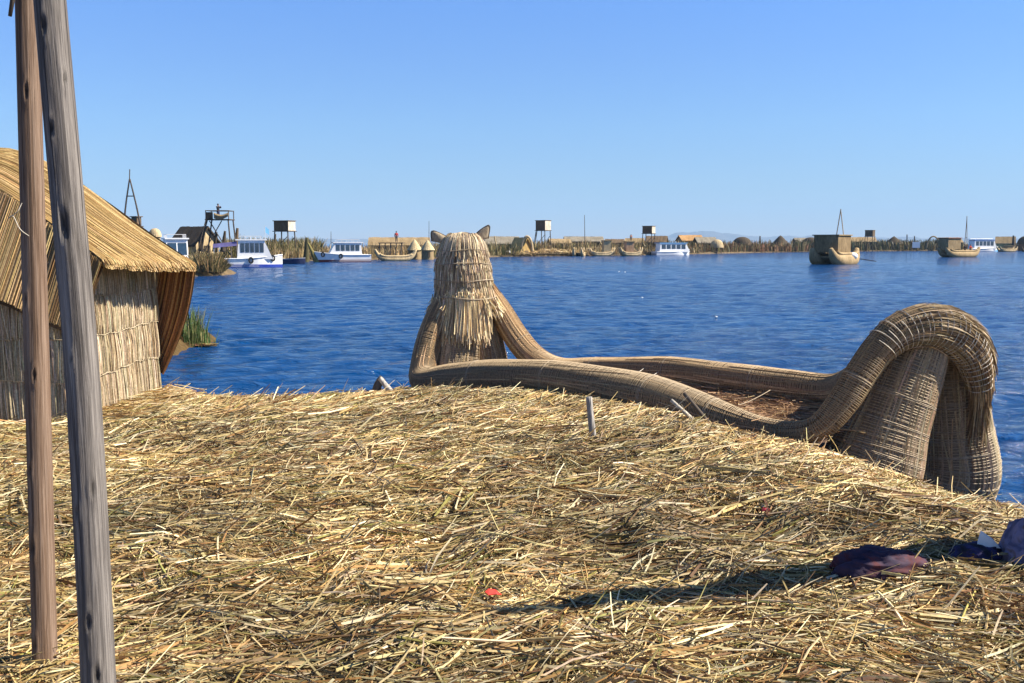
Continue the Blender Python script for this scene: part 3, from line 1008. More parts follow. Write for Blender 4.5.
# shaggy curl of the stern head: loose stalks following the hood and hanging off its tip
pp = []
n = 900
K = 7
tt0 = rng.uniform(.0, .13, n)
for bd in (nb, fb, hd_):
    t0 = rng.uniform(-.03, .12, n) if bd is not hd_ else rng.uniform(-.15, .9, n)
    ln = rng.uniform(.02, .06, n) * (1 if bd is not hd_ else 4)
    t = (t0[:, None] + ln[:, None] * np.linspace(1, 0, K)[None])
    ext = np.maximum(-t, 0) * bd['L']
    idx = t.clip(0, 1) * (bd['n'] - 1)
    lo = np.floor(idx).astype(int).clip(0, bd['n'] - 2)
    f = (idx - lo)[..., None]
    ip = lambda A: A[lo] * (1 - f) + A[lo + 1] * f
    ang = rng.uniform(0, 2 * np.pi, n)[:, None]
    rd = norm(np.cos(ang)[..., None] * ip(bd['N']) + np.sin(ang)[..., None] * ip(bd['B']))
    rr = bd['r'][lo]
    lift = np.linspace(0, 1, K)[None] ** 2 * rng.uniform(.0, .045, n)[:, None]
    p = ip(bd['P']) + rd * (rr + .006 + lift)[..., None] - bd['T'][0] * (ext * .8)[..., None]
    p[..., 2] -= ext * .5
    pp.append(strands(p, rng.uniform(.002, .005, n), palette(n, [(.38, .28, .16), (.27, .19, .10), (.50, .38, .23), (.15, .10, .06)], .2), taper=.4))
build_arrays('stern_shag', pp, M_REED, BOAT, BO)
# pale net of cords over the hood
pp = []
for k in range(13):
    t = .022 + k * .0105
    pp.append(wrap(nb, .06, t, t + .010, .0042, (.62, .58, .5), .020, .01))
build_arrays('hood_cord', pp, M_CORD, BOAT, BO)

# deck of trodden reed
dk = []
A_, B2 = nb['P'], fb['P']
ia = np.linspace(.30, .80, 60)
pa = np.array([nb['P'][int(i * 199)] for i in np.linspace(.235, .80, 60)])
pbk = np.array([fb['P'][int(i * 199)] for i in np.linspace(.30, .80, 60)])
g_ = np.linspace(0, 1, 16)[None, :, None]
D = pa[:, None] * (1 - g_) + pbk[:, None] * g_
D[..., 2] = .70 + .05 * vnoise(D[..., 0] * 4, D[..., 1] * 4) + .10 * np.abs(g_[..., 0] * 2 - 1) ** 3
i = (np.arange(59)[:, None] * 16 + np.arange(15)[None]).ravel()
Qd = np.stack([i, i + 1, i + 17, i + 16], -1)
Db = D.copy()
Db[..., 2] -= .2
dk = [(D.reshape(-1, 3), Qd, np.tile(np.array((.27, .165, .085)), (960, 1))), (Db.reshape(-1, 3), Qd[:, ::-1], np.tile(np.array((.1, .06, .04)), (960, 1)))]
n = 5000
ui, vi = rng.integers(0, 59, n), rng.uniform(.02, .98, n)
c = pa[ui] * (1 - vi[:, None]) + pbk[ui] * vi[:, None] + rng.normal(0, .05, (n, 3))
c[:, 2] = .72 + rng.uniform(0, .05, n) + .10 * np.abs(vi * 2 - 1) ** 3
hh = rng.normal(2.25, .7, n)
Lh = rng.uniform(.05, .22, n)
P = np.stack([np.stack([c[:, 0] + np.cos(hh) * Lh * s, c[:, 1] + np.sin(hh) * Lh * s, c[:, 2] + rng.normal(0, .06, n) * Lh * s], -1) for s in (-1, 0, 1)], 1)
dk.append(strands(P, rng.uniform(.002, .005, n), palette(n, [(.42, .265, .14), (.34, .205, .105), (.52, .35, .2), (.22, .13, .075)], .2)))
build_arrays('deck', dk, M_REED, BOAT, BO)

# bow head: maned puma
axis = [(463, 234, 13), (463, 236.5, 17), (463, 243, 20.5), (463, 254, 23), (463, 268, 25.5), (464, 283, 26.5), (465, 298, 28), (467, 315, 28), (468, 332, 27)]
HY = 13.75
rings = []
for px, py, hw in axis:
    c = at(px, py, HY)
    rings.append((c, hw * HY / 1000))
n = 60
R_, L = spline([(*c, r) for c, r in rings], n)
seg = 28
aa = 2 * np.pi * np.arange(seg) / seg
V = R_[:, None, :3] + (R_[:, 3] * .93)[:, None, None] * np.stack([np.cos(aa), np.sin(aa) * .95, aa * 0], -1)[None]
V = V.reshape(-1, 3)
i = np.arange(n - 1)[:, None] * seg
k = np.arange(seg)[None]
Qc = np.stack([i + k, i + (k + 1) % seg, i + seg + (k + 1) % seg, i + seg + k], -1).reshape(-1, 4)
pr = [(V, Qc, np.tile(np.array((.20, .155, .1)), (len(V), 1)))]
ztop, zbot = R_[0, 2], R_[-1, 2]


def head_at(z, ang, off):
    """point on the head surface at height z"""
    cx = np.interp(-z, -R_[:, 2], R_[:, 0])
    rr = np.interp(-z, -R_[:, 2], R_[:, 3])
    return np.stack([cx + (rr + off) * np.cos(ang), HY + (rr + off) * .95 * np.sin(ang), z], -1)


MANE = [(0.60, 0.49, 0.34), (0.46, 0.36, 0.23), (0.74, 0.62, 0.45), (0.28, 0.20, 0.125), (0.62, 0.48, 0.29)]
zy = lambda py: at(464, py, HY)[2]
tiers = [(233, 256), (249, 269), (262, 285), (279, 303)]
for ti, (ya, yb) in enumerate(tiers):
    for lay in range(2):
        n = 300
        ang = rng.uniform(0, 2 * np.pi, n)
        K = 7
        f = np.linspace(0, 1, K)[None]
        za = zy(ya) - rng.uniform(0, .04, n)
        zb_ = zy(yb) + rng.normal(0, .035, n)
        z = za[:, None] + (zb_ - za)[:, None] * f
        off = .004 + .012 * lay + .030 * f ** 1.4 * rng.uniform(.5, 1.2, n)[:, None]
        p = head_at(z, ang[:, None] + rng.normal(0, .05, n)[:, None] * f, off)
        pr.append(strands(p, rng.uniform(.005, .0095, n), palette(n, MANE, .2), taper=.5, flat=.6))
# crown: stalks combed over the top
n = 260
ang = rng.uniform(0, 2 * np.pi, n)
f = np.linspace(0, 1, 8)[None]
z = zy(232.5) - (zy(232.5) - zy(251)) * f ** 1.6 * rng.uniform(.7, 1.1, n)[:, None]
rr = np.interp(-z, -R_[:, 2], R_[:, 3]) * np.minimum(1, f * 2.2 + .05) + .012
p = np.stack([np.interp(-z, -R_[:, 2], R_[:, 0]) + rr * np.cos(ang)[:, None], HY + .95 * rr * np.sin(ang)[:, None], z], -1)
pr.append(strands(p, rng.uniform(.006, .010, n), palette(n, MANE, .2), taper=.6, flat=.6))
build_arrays('maned_head', pr, M_REED, BOAT, BO)
# long skirt of the mane, hanging between the gunwales on the deck side, and all round behind
pr = []
for lay in range(4):
    n = 230
    ang = rng.uniform(-2.30, -.84, n) if lay < 3 else rng.uniform(-1.0, 4.2, n)
    f = np.linspace(0, 1, 8)[None]
    za = zy(292 + lay * 2.5) + rng.normal(0, .03, n)
    zb_ = zy(336 - (lay == 3) * 22) + rng.normal(0, .055, n)
    z = za[:, None] + (zb_ - za)[:, None] * f
    off = .02 + .014 * lay + .13 * f ** 1.3 * rng.uniform(.3, 1, n)[:, None]
    zz = np.maximum(z, zy(303))
    p = head_at(zz, ang[:, None] + rng.normal(0, .05, n)[:, None] * f, off)
    p[..., 2] = z
    pr.append(strands(p, rng.uniform(.006, .011, n), palette(n, [(.78, .61, .36), (.62, .46, .25), (.84, .70, .46), (.40, .28, .15)], .2), taper=.6, flat=.6))
build_arrays('mane_skirt', pr, M_REED, BOAT, BO)
pr = []
for py, o in ((250, .03), (263, .035), (280, .04), (297, .05), (330, .075)):
    a_ = np.linspace(0, 2 * np.pi, 60) if py < 320 else np.linspace(-2.2, -.95, 40)
    z = zy(py) + .012 * np.sin(a_ * 3 + py)
    p = head_at(np.maximum(z, zy(303)), a_, o + .012)
    p[:, 2] = z
    pr.append(strands(p[None], np.array([.006]), np.array([(.30, .24, .17)])))
build_arrays('binding', pr, M_DIRTY, BOAT, BO)
for (bx, by, tx, ty, wd) in ((445, 244, 434, 231, 12.5), (478, 241, 488, 225.5, 9.5)):
    c0, c1 = at(bx, by, HY - .02), at(tx, ty, HY - .05)
    rg = []
    ux = np.array([1.0, 0, .25 if bx > 460 else -.2])
    for f in np.linspace(0, 1, 8):
        c = c0 + (c1 - c0) * f + np.array([0, 0, .02 * math.sin(f * 3.14)])
        r = wd * HY / 1000 * (1 - f) ** .7 + .008
        rg.append([c + ux * r * math.cos(a) + np.array([0, 1, 0]) * r * .38 * math.sin(a) for a in 2 * np.pi * np.arange(14) / 14])
    e = MB().loft(rg)
    eo = e.build('ear', mat('ear_reed', (.36, .29, .2), .8, .35, 40, (1, 1, .3), bump=.5), BOAT, True, off=BO)
    rim = [r[k] for r in rg for k in (0,)][::-1][:0]
    mb = MB().tube([rg[q][0] for q in range(8)] + [rg[q][7] for q in range(7, -1, -1)], .010, 6)
    mb.build('ear_rim', M_TIMBER, eo, True, off=BO)

# cords lying across the deck and a knot on the gunwale
for k, pts in enumerate(([(648, 367, 12.0), (628, 378, 11.4), (612, 387, 10.75)], [(662, 371, 11.8), (640, 382, 11.2), (622, 388, 10.6)], [(770, 392, 10.35), (752, 399, 10.0), (738, 407, 9.6)])):
    P = spline([at(*p) for p in pts], 20)[0]
    P[:, 2] += .02
    P[:, 2] -= .03 * np.sin(np.linspace(0, math.pi, 20))
    MB().tube(P, .0042, 6).build('deck_cord', M_DIRTY if k == 2 else M_CORD, BOAT, True, off=BO)
kn = MB()
c = at(557, 376, 10.83)
for k in range(4):
    a0 = rng.normal(0, .035, (4, 3)) * np.array([1, .4, .7])
    kn.tube(spline(c + a0, 10)[0], .009, 6)
kn.build('cord_knot', mat('white_cord', (.7, .68, .64), .8, .2, 20), BOAT, True, off=BO)
# oar crutches
for a0, a1, mm, r in ((at(671, 400, 8.95), at(692, 419, 8.9), mat('pale_grey_stick', (.46, .42, .36), .8, .45, 70, (.5, .5, .5)), .018), (at(684, 393, 9.05), at(707, 421, 8.9), M_TIMBER, .02)):
    MB().tube([a1 + (a1 - a0) * .15, (a0 + a1) / 2, a0], [r * 1.05, r, r * .9], 9).build('oar_peg', mm, BOAT, True, off=BO)


def stake(name, base, top, r0, r1, label, m, cat='post'):
    o = MB().tube(spline([base - (top - base) * .3, base, (base + top) / 2 + rng.normal(0, .004, 3), top], 14)[0], np.linspace(r0 * 1.05, r1, 14), 12)
    ob = o.build(name, m, None, True, off=base)
    ob.location = tuple(base)
    return tag(ob, label, cat)


M_STAKE = mat('silver_grey_stake', (.36, .335, .31), .8, .55, 70, (1, 1, .06), bump=.8)
gb = at(594, 445, 8.45)
stake('mooring_post', gb, at(589, 397, 8.45), .030, .027, 'slim grey stake standing in the straw beside the reed boat', M_STAKE)
# stump at the edge: a carved forked stub, its sunlit end put into pale colour
sb = at(381, 390, 10.95)
stb = thing('mooring_stump', sb, 'short forked grey wooden stump poking above the straw edge', 'stump')
MB().tube(spline([sb + (-.07, .05, -.2), sb + (-.05, .0, .0), sb + (-.015, 0, .09), sb + (.02, 0, .135)], 16)[0], np.linspace(.06, .04, 16), 12).build('trunk', mat('dark_stub_wood', (.10, .085, .075), .7, .4, 12, (1, 1, .2), bump=.5), stb, True, off=sb)
MB().tube(spline([sb + (-.01, -.03, .14), sb + (.04, -.03, .075), sb + (.10, -.03, .0), sb + (.14, -.03, -.08)], 16)[0], np.linspace(.026, .038, 16), 12).build('branch', mat('sunlit_end_wood', (.46, .42, .38), .8, .5, 50, (1, 1, .3), bump=.6), stb, True, off=sb)


# ------------------------------------------------------------------ cloths on the straw
def cloth_mat(name, stops, scale=6.0):
    m, nt, b = nodes_of(name)
    n = noise_node(nt, scale, 4, dist=.8)
    r = ramp(nt, n.outputs['Fac'], stops)
    nt.links.new(r.outputs[0], b.inputs['Base Color'])
    b.inputs['Roughness'].default_value = .85
    f = noise_node(nt, 240, 2)
    bp = nt.nodes.new('ShaderNodeBump')
    bp.inputs['Strength'].default_value = .3
    bp.inputs['Distance'].default_value = .003
    nt.links.new(f.outputs['Fac'], bp.inputs['Height'])
    nt.links.new(bp.outputs[0], b.inputs['Normal'])
    return m


def lump(name, c, size, m, label, cat, rz=0.0, seed=0, fold=.25, parent=None):
    """rumpled cloth heap: a flattened mound with folds"""
    nu, nv = 60, 30
    rg = []
    for j in range(nv + 1):
        ph = math.pi * (j / nv) * .62
        row = []
        for i in range(nu):
            a = 2 * math.pi * i / nu
            x, y, z = math.sin(ph) * math.cos(a), math.sin(ph) * math.sin(a), math.cos(ph)
            q = float(vnoise(x * 2.4 + seed * 7.3 + 30, y * 2.4 + z + 11)) - .5
            q2 = abs(float(vnoise(x * 5 + y * 3 + seed + 60, y * 5 + z * 2 + 80)) - .5) * -1.6 + .4
            q3 = abs(float(vnoise(x * 9 - y * 5 + seed * 3 + 20, y * 11 + z * 6 + 33)) - .5) * -1.2 + .3
            s = 1 + fold * 1.3 * q + fold * .9 * q2 + fold * .55 * q3
            row.append((x * s * size[0], y * s * size[1], max(z * s, -.25) * size[2]))
        rg.append(row)
    mb = MB().loft(rg, cap=False)
    o = mb.build(name, m, parent, True)
    o.location = tuple(c)
    o.rotation_euler = (0, 0, rz)
    if label:
        tag(o, label, cat)
    return o


def ong(px, py):
    """point of the straw surface seen at this spot"""
    z = .7
    for _ in range(12):
        p = onz(px, py, z)
        z = float(g_raw(p[0], np.minimum(p[1], np.interp(p[0], EDGE[:, 0], EDGE[:, 1])))) - .01
    return p


cl = ong(882, 578)
lump('cloth_bundle', cl + (.02, .10, .02), (.235, .12, .10), cloth_mat('purple_red_cloth', [(.36, (.02, .013, .04)), (.48, (.045, .02, .045)), (.58, (.075, .012, .018)), (.72, (.03, .022, .055))]),
     'rumpled dark purple and red cloth bundle lying alone on the straw', 'cloth', .1, 1)
cl2 = ong(1030, 566)
lump('blanket_heap', cl2 + (.09, .08, .0), (.2, .18, .22), cloth_mat('blue_brown_cloth', [(.35, (.07, .07, .14)), (.48, (.17, .16, .27)), (.6, (.13, .085, .08)), (.75, (.10, .10, .19))]),
     'heaped blue and brown blanket at the right edge of the straw', 'blanket', .3, 3)
cl3 = ong(985, 563)
lump('dark_bag', cl3 + (-.02, .05, .02), (.16, .09, .07), cloth_mat('indigo_cloth', [(.4, (.010, .009, .018)), (.55, (.035, .03, .11)), (.7, (.015, .012, .025))]), 'flat dark indigo bag tucked beside the blue blanket heap', 'bag', .25, 5)
wc = cl3 + np.array([.02, .03, .075])
wv = MB()
pts = [(-.055, 0, 0), (.075, .0, -.004), (.03, .01, .045), (-.03, .012, .085)]
wv.loft([[wc + np.array(p) for p in pts], [wc + np.array(p) + (.004, .012, .002) for p in pts]])
tag(wv.build('paper_scrap', mat('white_paper', (.72, .74, .74), .7, .12, 15), None, False), 'crumpled white paper scrap lying on the indigo bag', 'paper')
rc = ong(493, 602) + np.array([0, 0, .035])
rs = MB()
pts = [(-.04, .01, .01), (-.02, -.02, .004), (.02, -.028, .012), (.042, -.01, .004), (.01, .02, .018), (-.022, .024, .02)]
rs.loft([[rc + np.array(p) for p in pts], [rc + np.array(p) + (0, 0, .004) for p in pts]])
tag(rs.build('red_scrap', mat('red_plastic', (.72, .07, .05), .4, .2, 15)), 'small bright red scrap of plastic on the straw', 'litter')
for px, py, sz, nm, lab, mm in ((766, 516, .03, 'red_scrap', 'tiny dark red scrap half buried in the straw below the reed boat', mat('dull_red_cloth', (.28, .02, .04), .8, .3, 20)),):
    c = ong(px, py) + np.array([0, 0, .03])
    q = MB()
    pts = [(-sz, 0, 0), (0, -sz * .5, .004), (sz, 0, .006), (sz * .3, sz * .6, .012), (-sz * .6, sz * .5, .016)]
    q.loft([[c + np.array(p) for p in pts], [c + np.array(p) + (0, 0, .006) for p in pts]])
    tag(q.build(nm, mm), lab, 'litter')
#FAR#
# ================================================================== across the water
FB = 'thatched huts on the far islands'
GB = 'tour boats moored at the far islands'
GR = 'reed boats out on the lake'
GT = 'lookout towers on the far islands'
GP = 'people far across the water'

SHORE = [(20, 267), (150, 266), (190, 265), (226, 264.2), (240, 263.6), (275, 262.0), (318, 260.6), (372, 259.8), (432, 258.9), (500, 256.8), (580, 256.1), (645, 255.3), (700, 254), (760, 252.7), (820, 251.7), (900, 251.1), (1024, 250.5), (1300, 250.0)]
fr = np.array([onz(px, py, 0.0) for px, py in SHORE])
frs = np.stack([np.interp(np.linspace(0, len(fr) - 1, 260), np.arange(len(fr)), fr[:, j]) for j in range(3)], 1)


def shore_d(px):
    """distance of the far shore's waterline at picture column px"""
    return fard(np.interp(px, [p[0] for p in SHORE], [p[1] for p in SHORE]))


rows = [(0, -.3), (.6, .15), (2.5, .40), (8, .55), (25, .6), (70, .5), (72, -.4)]
V = []
for dd, zz in rows:
    a = frs.copy()
    dirn = a / np.linalg.norm(a[:, :2], axis=1)[:, None]
    a = a + dirn * dd
    a[:, 2] = zz
    if 0 < dd < 70:
        a[:, 2] += (vnoise(a[:, 0] * .35, a[:, 1] * .35) - .5) * .3
        a[:, :2] += (vnoise(a[:, 0] * .5 + 9, a[:, 1] * .5)[:, None] - .5) * 1.2
    V.append(a)
V = np.concatenate(V)
i = (np.arange(6)[:, None] * 260 + np.arange(259)[None]).ravel()
Qs = np.stack([i, i + 1, i + 261, i + 260], -1)
tag(build_arrays('shore', [(V, Qs, np.full((len(V), 3), .2))], mat('straw_shore', (.14, .095, .05), .9, .55, 1.4, bump=.8, dark=(.04, .035, .018)), smooth=True), kind='structure')

OLIVE = [(.15, .135, .045), (.22, .17, .065), (.095, .10, .035), (.30, .22, .10)]
TAN_ = [(.36, .26, .12), (.28, .19, .085), (.20, .145, .06), (.46, .35, .19)]
RUST = [(.24, .105, .045), (.17, .10, .04), (.13, .12, .05), (.32, .19, .10)]
DKGR = [(.05, .065, .022), (.075, .075, .03), (.11, .09, .04), (.16, .13, .07)]


def reed_bed(px0, px1, d0, d1, h0, h1, n, cols, dense=1.0, base=.3):
    """stand of reeds between two picture columns, from d0 to d1 metres behind the waterline"""
    px = rng.uniform(px0, px1, n)
    d = np.array([shore_d(q) for q in px]) + d0 + (d1 - d0) * rng.random(n) ** 1.3 if d0 is not None else d1 + rng.uniform(-4.5, 4.5, n) * np.sqrt(1 - ((px - (px0 + px1) / 2) / ((px1 - px0) / 2 + 2)) ** 2)
    x = (px - CX) / FPX * d
    cl = vnoise(x * .45 + 3, d * .3) * .7 + vnoise(x * 1.6, d * .9 + 40) * .3
    h = (h0 + (h1 - h0) * cl) * rng.uniform(.55, 1.12, n)
    lean = rng.normal(0, .16, (n, 2)) * h[:, None]
    if d0 is None:                     # a rounded clump: lower and leaning outwards at its rim
        e_ = (px - (px0 + px1) / 2) / ((px1 - px0) / 2)
        h *= np.clip(1.08 - e_ ** 2 * .75, .25, 1)
        lean[:, 0] += .45 * e_ * h
    f = np.linspace(0, 1, 4)
    P = np.stack([np.stack([x + lean[:, 0] * q ** 1.6, d + lean[:, 1] * q ** 1.6, base + h * q], -1) for q in f], 1)
    tone = .55 + .9 * vnoise(x * .8 + 60, d * .5 + 8)
    return strands(P, d * rng.uniform(.00012, .00042, n), palette(n, cols, .25) * tone[:, None], taper=.35)


beds = [('reed stand', (186, 226, None, 78, .7, 1.9, 3000, [(.24, .155, .07), (.17, .14, .05), (.30, .2, .09), (.12, .11, .04)])),
        ('', (60, 226, 1, 14, 1.0, 2.0, 1200, OLIVE)),
        ('', (226, 322, 1.0, 45, 1.8, 3.2, 4200, OLIVE)), ('', (240, 322, -.3, 6, .8, 2.0, 900, TAN_)),
        ('', (316, 470, 1, 30, 1.0, 2.6, 2600, TAN_)), ('', (430, 520, -.3, 30, 1.4, 2.8, 1800, OLIVE)),
        ('', (515, 700, 10, 50, 1.6, 3.1, 4200, OLIVE + TAN_)), ('', (575, 700, -.5, 8, .6, 1.8, 1000, TAN_)),
        ('', (690, 815, 1, 50, 1.2, 3.3, 3000, RUST + OLIVE)), ('', (790, 960, -.5, 50, 2.0, 3.9, 4200, DKGR + OLIVE)),
        ('', (755, 850, -.6, 12, 1.0, 2.6, 1200, RUST)), ('', (930, 1100, -.5, 50, 1.4, 3.2, 2600, OLIVE + TAN_))]
tag(build_arrays('reeds', [reed_bed(*b[1]) for b in beds], M_GREEN), 'olive and tan reed beds growing along the far shore', None, None, 'stuff')

c = (206 - CX) / FPX * 78
gx_, gy_ = np.meshgrid(np.linspace(-2.6, 2.3, 26), np.linspace(-5.5, 5.5, 26))
zz = .34 - .6 * np.maximum(0, (gx_ / 1.75) ** 2 + (gy_ / 4.4) ** 2 - .75) + (vnoise(gx_ * 2 + 9, gy_ * 2) - .5) * .2
i = (np.arange(25)[:, None] * 26 + np.arange(25)[None]).ravel()
tag(build_arrays('bank', [(np.stack([gx_.ravel() + c, gy_.ravel() + 78, zz.ravel()], -1), np.stack([i, i + 1, i + 27, i + 26], -1), np.full((676, 3), .2))], MATS['straw_shore'], smooth=True), kind='structure')

# pale straw bank in front of the middle huts
n = 2600
px = rng.uniform(515, 582, n)
d = np.array([shore_d(q) for q in px]) + rng.uniform(.2, 9, n)
x = (px - CX) / FPX * d
h = rng.uniform(0, 6.28, n)
z = .5 + rng.uniform(0, .5, n) * vnoise(x * .5, d * .5) * 1.6
Lh = rng.uniform(.3, .8, n)
P = np.stack([np.stack([x + np.cos(h) * Lh * s, d + np.sin(h) * Lh * s, z + rng.normal(0, .3, n) * Lh * s], -1) for s in (-1, 0, 1)], 1)
tag(build_arrays('straw_bank', [strands(P, rng.uniform(.03, .06, n), palette(n, [(.6, .46, .24), (.5, .36, .17), (.4, .27, .12)], .2))], M_GREEN), 'pale heaped straw along the waterline of the middle island', None, None, 'stuff')

# tuft of green reeds in the water beside the hut
c = onz(196, 346, 0)
tf = thing('reed_tuft', (c[0], c[1], 0), 'small tuft of green reeds growing out of the water beside the hut', 'reeds')
n = 420
x = c[0] + rng.normal(-.05, .17, n)
y = c[1] + rng.normal(0, .22, n)
hh = rng.uniform(.30, 1.0, n) * np.exp(-((x - c[0] + .08) / .42) ** 2)
ln = rng.normal(0, .13, (n, 2)) * hh[:, None]
P = np.stack([np.stack([x + ln[:, 0] * q ** 1.7, y + ln[:, 1] * q ** 1.7, -.1 + (hh + .1) * q], -1) for q in np.linspace(0, 1, 6)], 1)
build_arrays('blades', [strands(P, rng.uniform(.004, .009, n), palette(n, [(.06, .11, .03), (.09, .14, .04), (.16, .17, .06), (.30, .25, .12)], .25, [.4, .3, .2, .1]), taper=.2)], M_GREEN, tf, tf.location)
n = 90
P = np.stack([np.stack([c[0] + .05 + np.linspace(-.35, .38, n) * 0 + rng.uniform(-.38, .42, n) + s * .12, c[1] - .25 + rng.normal(0, .08, n), .03 + rng.uniform(0, .05, n) + 0 * x[:n]], -1) for s in (-1, 0, 1)], 1)
build_arrays('floating_stalks', [strands(P, np.full(n, .012), palette(n, [(.36, .28, .13), (.2, .1, .05), (.28, .25, .1)], .2))], M_GREEN, tf, tf.location)

# ------------------------------------------------------------------ mountains
def ridge(px, py, Y, depth, m, seed):
    n_ = 160
    xs = np.linspace(px[0], px[-1], n_)
    ys = np.interp(xs, px, py) - (vnoise(xs * .09 + seed, xs * 0) - .5) * 3.0 - (vnoise(xs * .35 + seed, xs * 0 + 4) - .5) * 1.0
    ys = np.minimum(ys, 243.0)
    top = np.array([at(a, b, Y) for a, b in zip(xs, ys)])
    k = 24
    V = []
    for j in range(k):
        q = j / (k - 1) * 2 - 1
        f = (1 - abs(q)) ** .8
        r_ = top.copy()
        r_[:, 1] = Y + q * depth
        r_[:, 2] = np.maximum(top[:, 2], 0) * f * (1 + .5 * (vnoise(xs * .12 + j * .7, np.full(n_, j * .6)) - .5) * (1 - f) * 2) - 2 * (abs(q) > .99)
        V.append(r_)
    V = np.concatenate(V)
    i = (np.arange(k - 1)[:, None] * n_ + np.arange(n_ - 1)[None]).ravel()
    return V, np.stack([i, i + 1, i + n_ + 1, i + n_], -1), np.full((len(V), 3), .1)


MTN = mat('bare_brown_hillside', (.13, .11, .09), .95, .3, .01)
tag(build_arrays('mountains', [ridge([600, 640, 668, 690, 705, 722, 745, 790, 840, 880, 960, 1100], [242.5, 238, 234, 232, 230, 232, 235, 236.5, 237, 238, 239, 240], 10000, 600, MTN, 3),
                               ridge([150, 250, 300, 330, 400, 480, 560, 640], [241, 240, 237.5, 237.5, 239, 239.5, 240, 243], 10100, 500, MTN, 21)], MTN, smooth=True), kind='structure')


# ------------------------------------------------------------------ huts
def hz_(py, d):
    return CAM_Z - (py - HOR) * d / 1000.0


def hut(px, d, Lx, Ly, ye, yr, label, wall, roof, rz=0.0, door=True, over=.35, zb=.35, name='reed_hut', group=FB):
    """gabled hut: ridge along local x, eave and ridge heights given by picture rows"""
    x = (px - CX) / FPX * d
    o = thing(name, (x, d, zb), label, 'hut', group, R(rz))
    he, hr = hz_(ye, d) - zb, hz_(yr, d) - zb
    m = MB()
    a, b = Lx / 2, Ly / 2
    m.add([(-a, -b, -.3), (a, -b, -.3), (a, b, -.3), (-a, b, -.3), (-a, -b, he), (a, -b, he), (a, b, he), (-a, b, he), (-a, 0, hr - .12), (a, 0, hr - .12)],
          [(0, 1, 5, 4), (2, 3, 7, 6), (1, 2, 6, 9, 5), (3, 0, 4, 8, 7), (0, 3, 2, 1), (4, 5, 9, 8), (6, 7, 8, 9)])
    m.build('wall', wall, o)
    r_ = MB()
    sl = (hr - he) / b
    for s in (-1, 1):
        n_ = 14
        topr, botr = [], []
        for k in range(n_ + 1):
            q = k / n_
            xx = -a - over + (2 * a + 2 * over) * q
            jit = .10 * (float(vnoise(q * 17 + px, s * 3)) - .5)
            ye_, ze_ = s * (b + over + jit), he - sl * over + .05
            topr.append(((xx, 0, hr + .1 + jit), (xx, ye_, ze_ + .12)))
            botr.append(((xx, 0, hr - .08), (xx, ye_, ze_ - .08)))
        rg = [[t[0], t[1], bb[1], bb[0]] for t, bb in zip(topr, botr)]
        r_.loft(rg)
    r_.build('roof', roof, o)
    if door:
        MB().box((a + .03, 0, he * .38), (.05, Ly * .26, he * .95)).build('door', T_DARK, o)
    return o


def cone_hut(px, d, wpx, ye, yr, label, wall, roof, zb=.35, name='round_hut', dome=False, posts=False):
    x = (px - CX) / FPX * d
    o = thing(name, (x, d, zb), label, 'hut', FB)
    r0 = wpx * d / 2000.0
    he, hr = hz_(ye, d) - zb, hz_(yr, d) - zb
    rg = []
    for q in np.linspace(0, 1, 8):
        rr = r0 * (math.cos(q * 1.5) if dome else (1 - q) ** .85) + .05
        zz = he + (hr - he) * (math.sin(q * 1.57) if dome else q)
        rg.append([(rr * (1 + .05 * (float(vnoise(k * .9 + px, q * 4)) - .5)) * math.cos(2 * math.pi * k / 18), rr * math.sin(2 * math.pi * k / 18), zz) for k in range(18)])
    MB().loft(rg).build('roof', roof, o)
    if posts:
        for k in range(6):
            a_ = k * math.pi / 3 + .3
            MB().tube([(r0 * .75 * math.cos(a_), r0 * .75 * math.sin(a_), -.3), (r0 * .75 * math.cos(a_), r0 * .75 * math.sin(a_), he + .2)], .09, 8).build('post', M_TIMBER, o)
    else:
        MB().tube([(0, 0, -.4), (0, 0, he + .05)], r0 * .86, 18).build('wall', wall, o)
        MB().box((r0 * .25, -r0 * .84, he * .4), (r0 * .3, .12, he * .8), R(17)).build('door', T_DARK, o)
    return o


hut(196, 120, 5.0, 3.2, 243, 227.5, 'dark roofed hut with pale gable between white boat and lookout tower', T_PALE, T_DARK, -38)
cone_hut(157, 112, 12, 237, 228.5, 'pale domed hut peeping over the near hut roof', T_TAN, T_PALE, dome=True)
cone_hut(415, 152, 15, 250, 239.5, 'pale conical hut left of the maned head, the left one of two', T_TAN, mat_thatch('cream_thatch', (.62, .50, .30)))
cone_hut(428, 150, 14, 250, 240.0, 'pale conical hut touching the maned head outline, the right one of two', T_TAN, mat_thatch('cream_thatch', (.62, .50, .30)))
hut(400, 168, 9.5, 4.5, 245, 238, 'long tan hut behind the person on the timber stage', T_TAN, T_TAN, 4)
hut(502, 200, 6.2, 4, 243.5, 237, 'dark walled long hut just right of the maned head', T_DARK, T_GREY, 3)
hut(521, 190, 3.2, 3.0, 250, 238, 'yellow tent shaped reed hut beside the reed arch', T_GOLD, T_GOLD, -50, zb=.5)
hut(583, 222, 8.0, 5, 241.5, 237, 'wide grey roofed hut behind the thin mast', T_DARK, T_GREY, 2)
hut(614, 224, 3.6, 4, 243, 239.5, 'small dark hut between two reed boats of the middle island', T_DARK, T_BROWN, -10)
hut(656, 228, 4.2, 4, 242, 236.5, 'dark hut at the foot of the right middle lookout tower', T_DARK, T_BROWN, -15)
hut(689, 262, 5.6, 4.5, 240.5, 235.5, 'orange brown roofed hut behind the blue and white boat', T_TAN, mat_thatch('orange_thatch', (.46, .27, .12)), 10)
hut(704, 248, 4.6, 4, 242.5, 237.5, 'grey roofed hut with dark wall beside the pale round shelter', T_DARK, T_GREY, 8)
